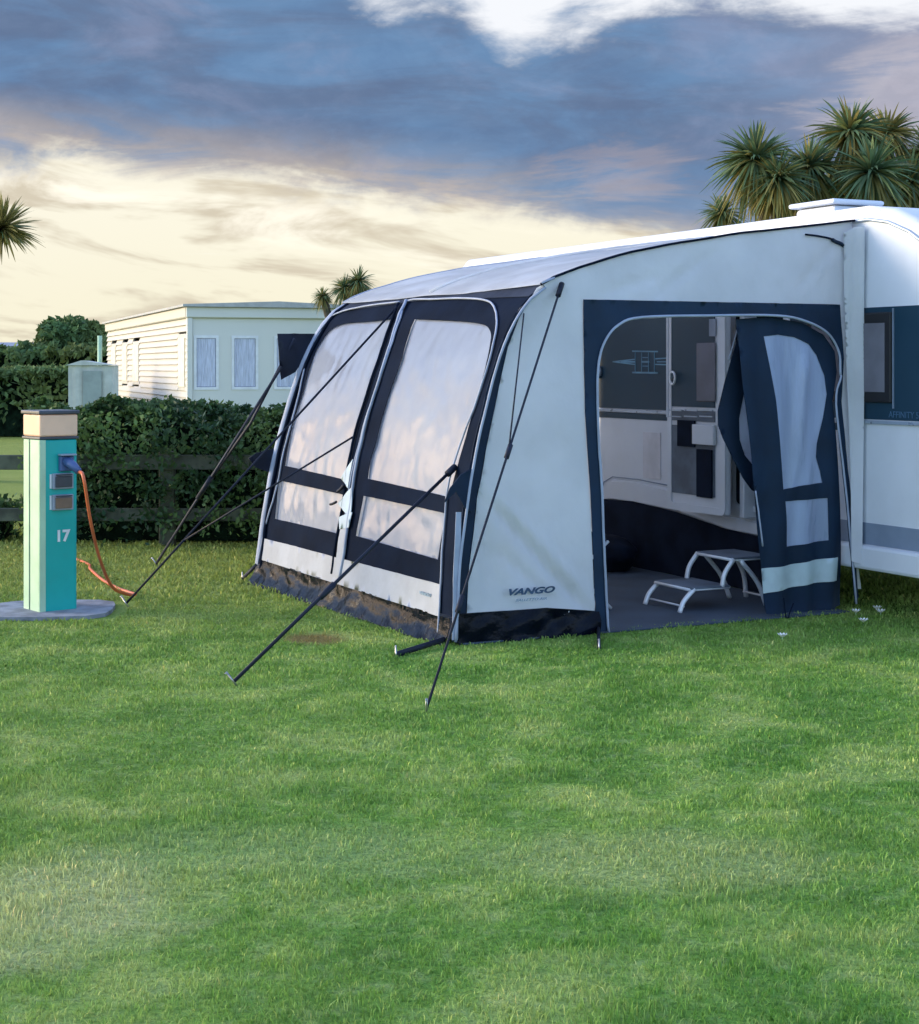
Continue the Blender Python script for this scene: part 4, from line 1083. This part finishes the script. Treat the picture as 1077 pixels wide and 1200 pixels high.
# ================================================================ LIGHT, SKY, CAMERA
SUN_AZ = math.atan2(-.98, .17)     # from the left, slightly behind the awning
SUN_EL = R(13)
sd = Vector((math.sin(SUN_AZ)*math.cos(SUN_EL), math.cos(SUN_AZ)*math.cos(SUN_EL), math.sin(SUN_EL)))
L = bpy.data.lights.new('sun', 'SUN'); L.energy = 1.0; L.angle = R(22); L.color = (1,.78,.52)
so_ = bpy.data.objects.new('sun', L); col.objects.link(so_); so_.rotation_euler = (-sd).to_track_quat('-Z','Y').to_euler()
w = bpy.data.worlds.new('World'); sc.world = w; w.use_nodes = True
T = NT(w.node_tree); bg = T.N['Background']
sky = T.n('ShaderNodeTexSky', sky_type='NISHITA'); sky.sun_disc = False; sky.sun_elevation = SUN_EL; sky.sun_rotation = SUN_AZ % (2*math.pi)
dirn = T.n('ShaderNodeTexCoord').outputs['Generated']
sp = T.n('ShaderNodeSeparateXYZ'); T.L.new(dirn, sp.inputs[0]); X, Y, Z = sp.outputs
hyp = T.m('SQRT', T.m('ADD', T.m('MULTIPLY', X, X), T.m('MULTIPLY', Y, Y)))
A = T.m('MULTIPLY', T.m('ARCTAN2', X, Y), 19.15)
E = T.m('MULTIPLY', T.m('DIVIDE', Z, T.m('MAXIMUM', hyp, .05)), 19.15)
q = T.xyz(T.m('MULTIPLY', A, .55), E, 0.0)
n1 = T.noise(q, .85, 6, .58, .5); n2 = T.noise(T.xyz(T.m('ADD', T.m('MULTIPLY', A, .30), 7.3), T.m('MULTIPLY', E, 1.3), 2.0), 1.3, 6, .6, .6)
n3 = T.noise(T.xyz(T.m('MULTIPLY', A, .22), T.m('ADD', E, T.m('MULTIPLY', A, .10)), 5.0), 1.5, 5, .6, .4)
n4 = T.noise(q, 3.4, 8, .68, .3)
c0 = T.m('ADD', T.m('SUBTRACT', n1, .5), T.m('MULTIPLY', T.m('SUBTRACT', n4, .5), .26)); c2_ = T.m('SUBTRACT', n2, .5)
# open sky low down: pale cream to yellow
base = T.mix(T.ss(E, 0, 2.4), (.86,.81,.62), (.90,.86,.72))
base = T.mix(T.m('MULTIPLY', T.ss(n3, .42, .55), .9), base, (.60,.53,.41))          # tan streaks
base = T.mix(T.m('MULTIPLY', T.ss(n2, .56, .72), .6), base, (.95,.93,.84))
low_band = T.m('SUBTRACT', T.m('SUBTRACT', 1.84, T.m('MULTIPLY', A, .10)), T.m('MULTIPLY', T.m('MAXIMUM', A, 0.0), .07))
glow = T.ss(T.m('ABSOLUTE', T.m('SUBTRACT', E, T.m('SUBTRACT', low_band, .35))), .5, .05)
base = T.mix(T.m('MULTIPLY', glow, T.m('MULTIPLY', T.ss(n2, .40, .6), .8)), base, (1.05,1.0,.86))
# the long slate-blue cloud bank
lo = T.ss(T.m('ADD', T.m('SUBTRACT', E, low_band), T.m('ADD', T.m('MULTIPLY', c0, 1.1), T.m('MULTIPLY', c2_, .8))), -.16, .26)
upE = T.m('ADD', T.m('MAXIMUM', T.m('SUBTRACT', 4.72, T.m('MULTIPLY', T.m('ADD', A, 0.2), .34)), T.m('ADD', 4.26, T.m('MULTIPLY', A, .05))), T.m('MULTIPLY', c0, 2.0))
upE = T.m('SUBTRACT', upE, T.m('MULTIPLY', T.ss(T.m('ABSOLUTE', T.m('SUBTRACT', A, .55)), .8, .0), .55))
upE = T.m('SUBTRACT', upE, T.m('MULTIPLY', T.ss(T.m('ABSOLUTE', T.m('ADD', A, .85)), .9, .0), .45))
hi = T.ss(T.m('SUBTRACT', upE, T.m('SUBTRACT', E, T.m('MULTIPLY', c2_, 1.2))), -.12, .62)
bank = T.m('MULTIPLY', lo, hi)
depth = T.ss(T.m('SUBTRACT', E, low_band), .0, .95)
bcol = T.mix(depth, (.50,.44,.40), (.125,.185,.31))
bcol = T.mix(T.m('MULTIPLY', T.ss(n2, .38, .68), .75), bcol, (.14,.27,.47))
bcol = T.mix(T.m('MULTIPLY', T.ss(n1, .52, .70), .45), bcol, (.27,.31,.46))
bcol = T.mix(T.m('MULTIPLY', T.ss(A, 2.4, 5.6), .55), bcol, (.34,.36,.48))
def blob(a, e, ra, re):
    dx = T.m('DIVIDE', T.m('SUBTRACT', A, a), ra); dy = T.m('DIVIDE', T.m('SUBTRACT', E, e), re)
    d = T.m('ADD', T.m('SQRT', T.m('ADD', T.m('MULTIPLY', dx, dx), T.m('MULTIPLY', dy, dy))), T.m('ADD', T.m('MULTIPLY', c2_, 4.5), T.m('MULTIPLY', c0, 2.5)))
    return T.ss(d, 1.1, .3)
bcol = T.mix(T.m('MULTIPLY', blob(1.85, 2.15, 1.0, .45), .22), bcol, (.72,.56,.50))
bcol = T.mix(T.m('MULTIPLY', blob(5.3, 3.1, 1.3, .6), .5), bcol, (.60,.55,.58))
bcol = T.mix(T.m('MULTIPLY', T.ss(n4, .44, .62), .15), bcol, T.mix(1.0, bcol, (1.55,1.45,1.35), 'MULTIPLY'))
bcol = T.mix(T.m('MULTIPLY', T.ss(n1, .54, .40), .28), bcol, T.mix(1.0, bcol, (.68,.70,.78), 'MULTIPLY'))
front = T.mix(bank, T.mix(T.ss(E, 4.4, 6.5), T.mix(T.ss(E, 2.8, 3.8), base, (.84,.86,.90)), (.34,.40,.54)), bcol)
# broken cloud over the rest of the dome
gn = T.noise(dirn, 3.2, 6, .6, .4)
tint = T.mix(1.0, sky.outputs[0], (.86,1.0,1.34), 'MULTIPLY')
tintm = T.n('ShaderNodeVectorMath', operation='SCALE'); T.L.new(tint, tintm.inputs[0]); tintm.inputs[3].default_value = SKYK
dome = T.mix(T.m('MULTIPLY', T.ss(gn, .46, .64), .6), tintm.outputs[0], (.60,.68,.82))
# warm evening glow added out of view to the left, to reflect in the panes
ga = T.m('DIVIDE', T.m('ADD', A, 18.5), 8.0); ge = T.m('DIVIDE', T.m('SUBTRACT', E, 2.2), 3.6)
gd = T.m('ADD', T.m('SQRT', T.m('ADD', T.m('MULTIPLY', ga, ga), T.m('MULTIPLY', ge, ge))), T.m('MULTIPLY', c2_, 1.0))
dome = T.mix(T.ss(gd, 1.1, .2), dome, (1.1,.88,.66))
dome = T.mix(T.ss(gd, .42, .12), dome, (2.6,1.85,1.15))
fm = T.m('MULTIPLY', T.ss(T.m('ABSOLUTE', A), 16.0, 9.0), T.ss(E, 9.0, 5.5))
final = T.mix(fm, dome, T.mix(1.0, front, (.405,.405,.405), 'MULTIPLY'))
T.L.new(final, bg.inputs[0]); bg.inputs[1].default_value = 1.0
# the world strength folds the sky texture's own 0.05-0.15 into the colour mix
cam = bpy.data.cameras.new('camera'); co = bpy.data.objects.new('camera', cam); col.objects.link(co)
cam.sensor_fit = 'HORIZONTAL'; cam.sensor_width = 36; cam.lens = 36*FPX/1077; cam.shift_x = 0; cam.shift_y = -(600-HY)/1077
cam.clip_start = .05; cam.clip_end = 3000
co.location = (0,0,EYE); co.rotation_euler = (R(90),0,0); sc.camera = co
sc.view_settings.view_transform = 'Standard'; sc.view_settings.look = 'None'; sc.view_settings.gamma = 1; sc.view_settings.exposure = 1.45
sc.cycles.max_bounces = 7; sc.cycles.diffuse_bounces = 3; sc.cycles.transmission_bounces = 4; sc.cycles.transparent_max_bounces = 6
sc.cycles.use_denoising = True
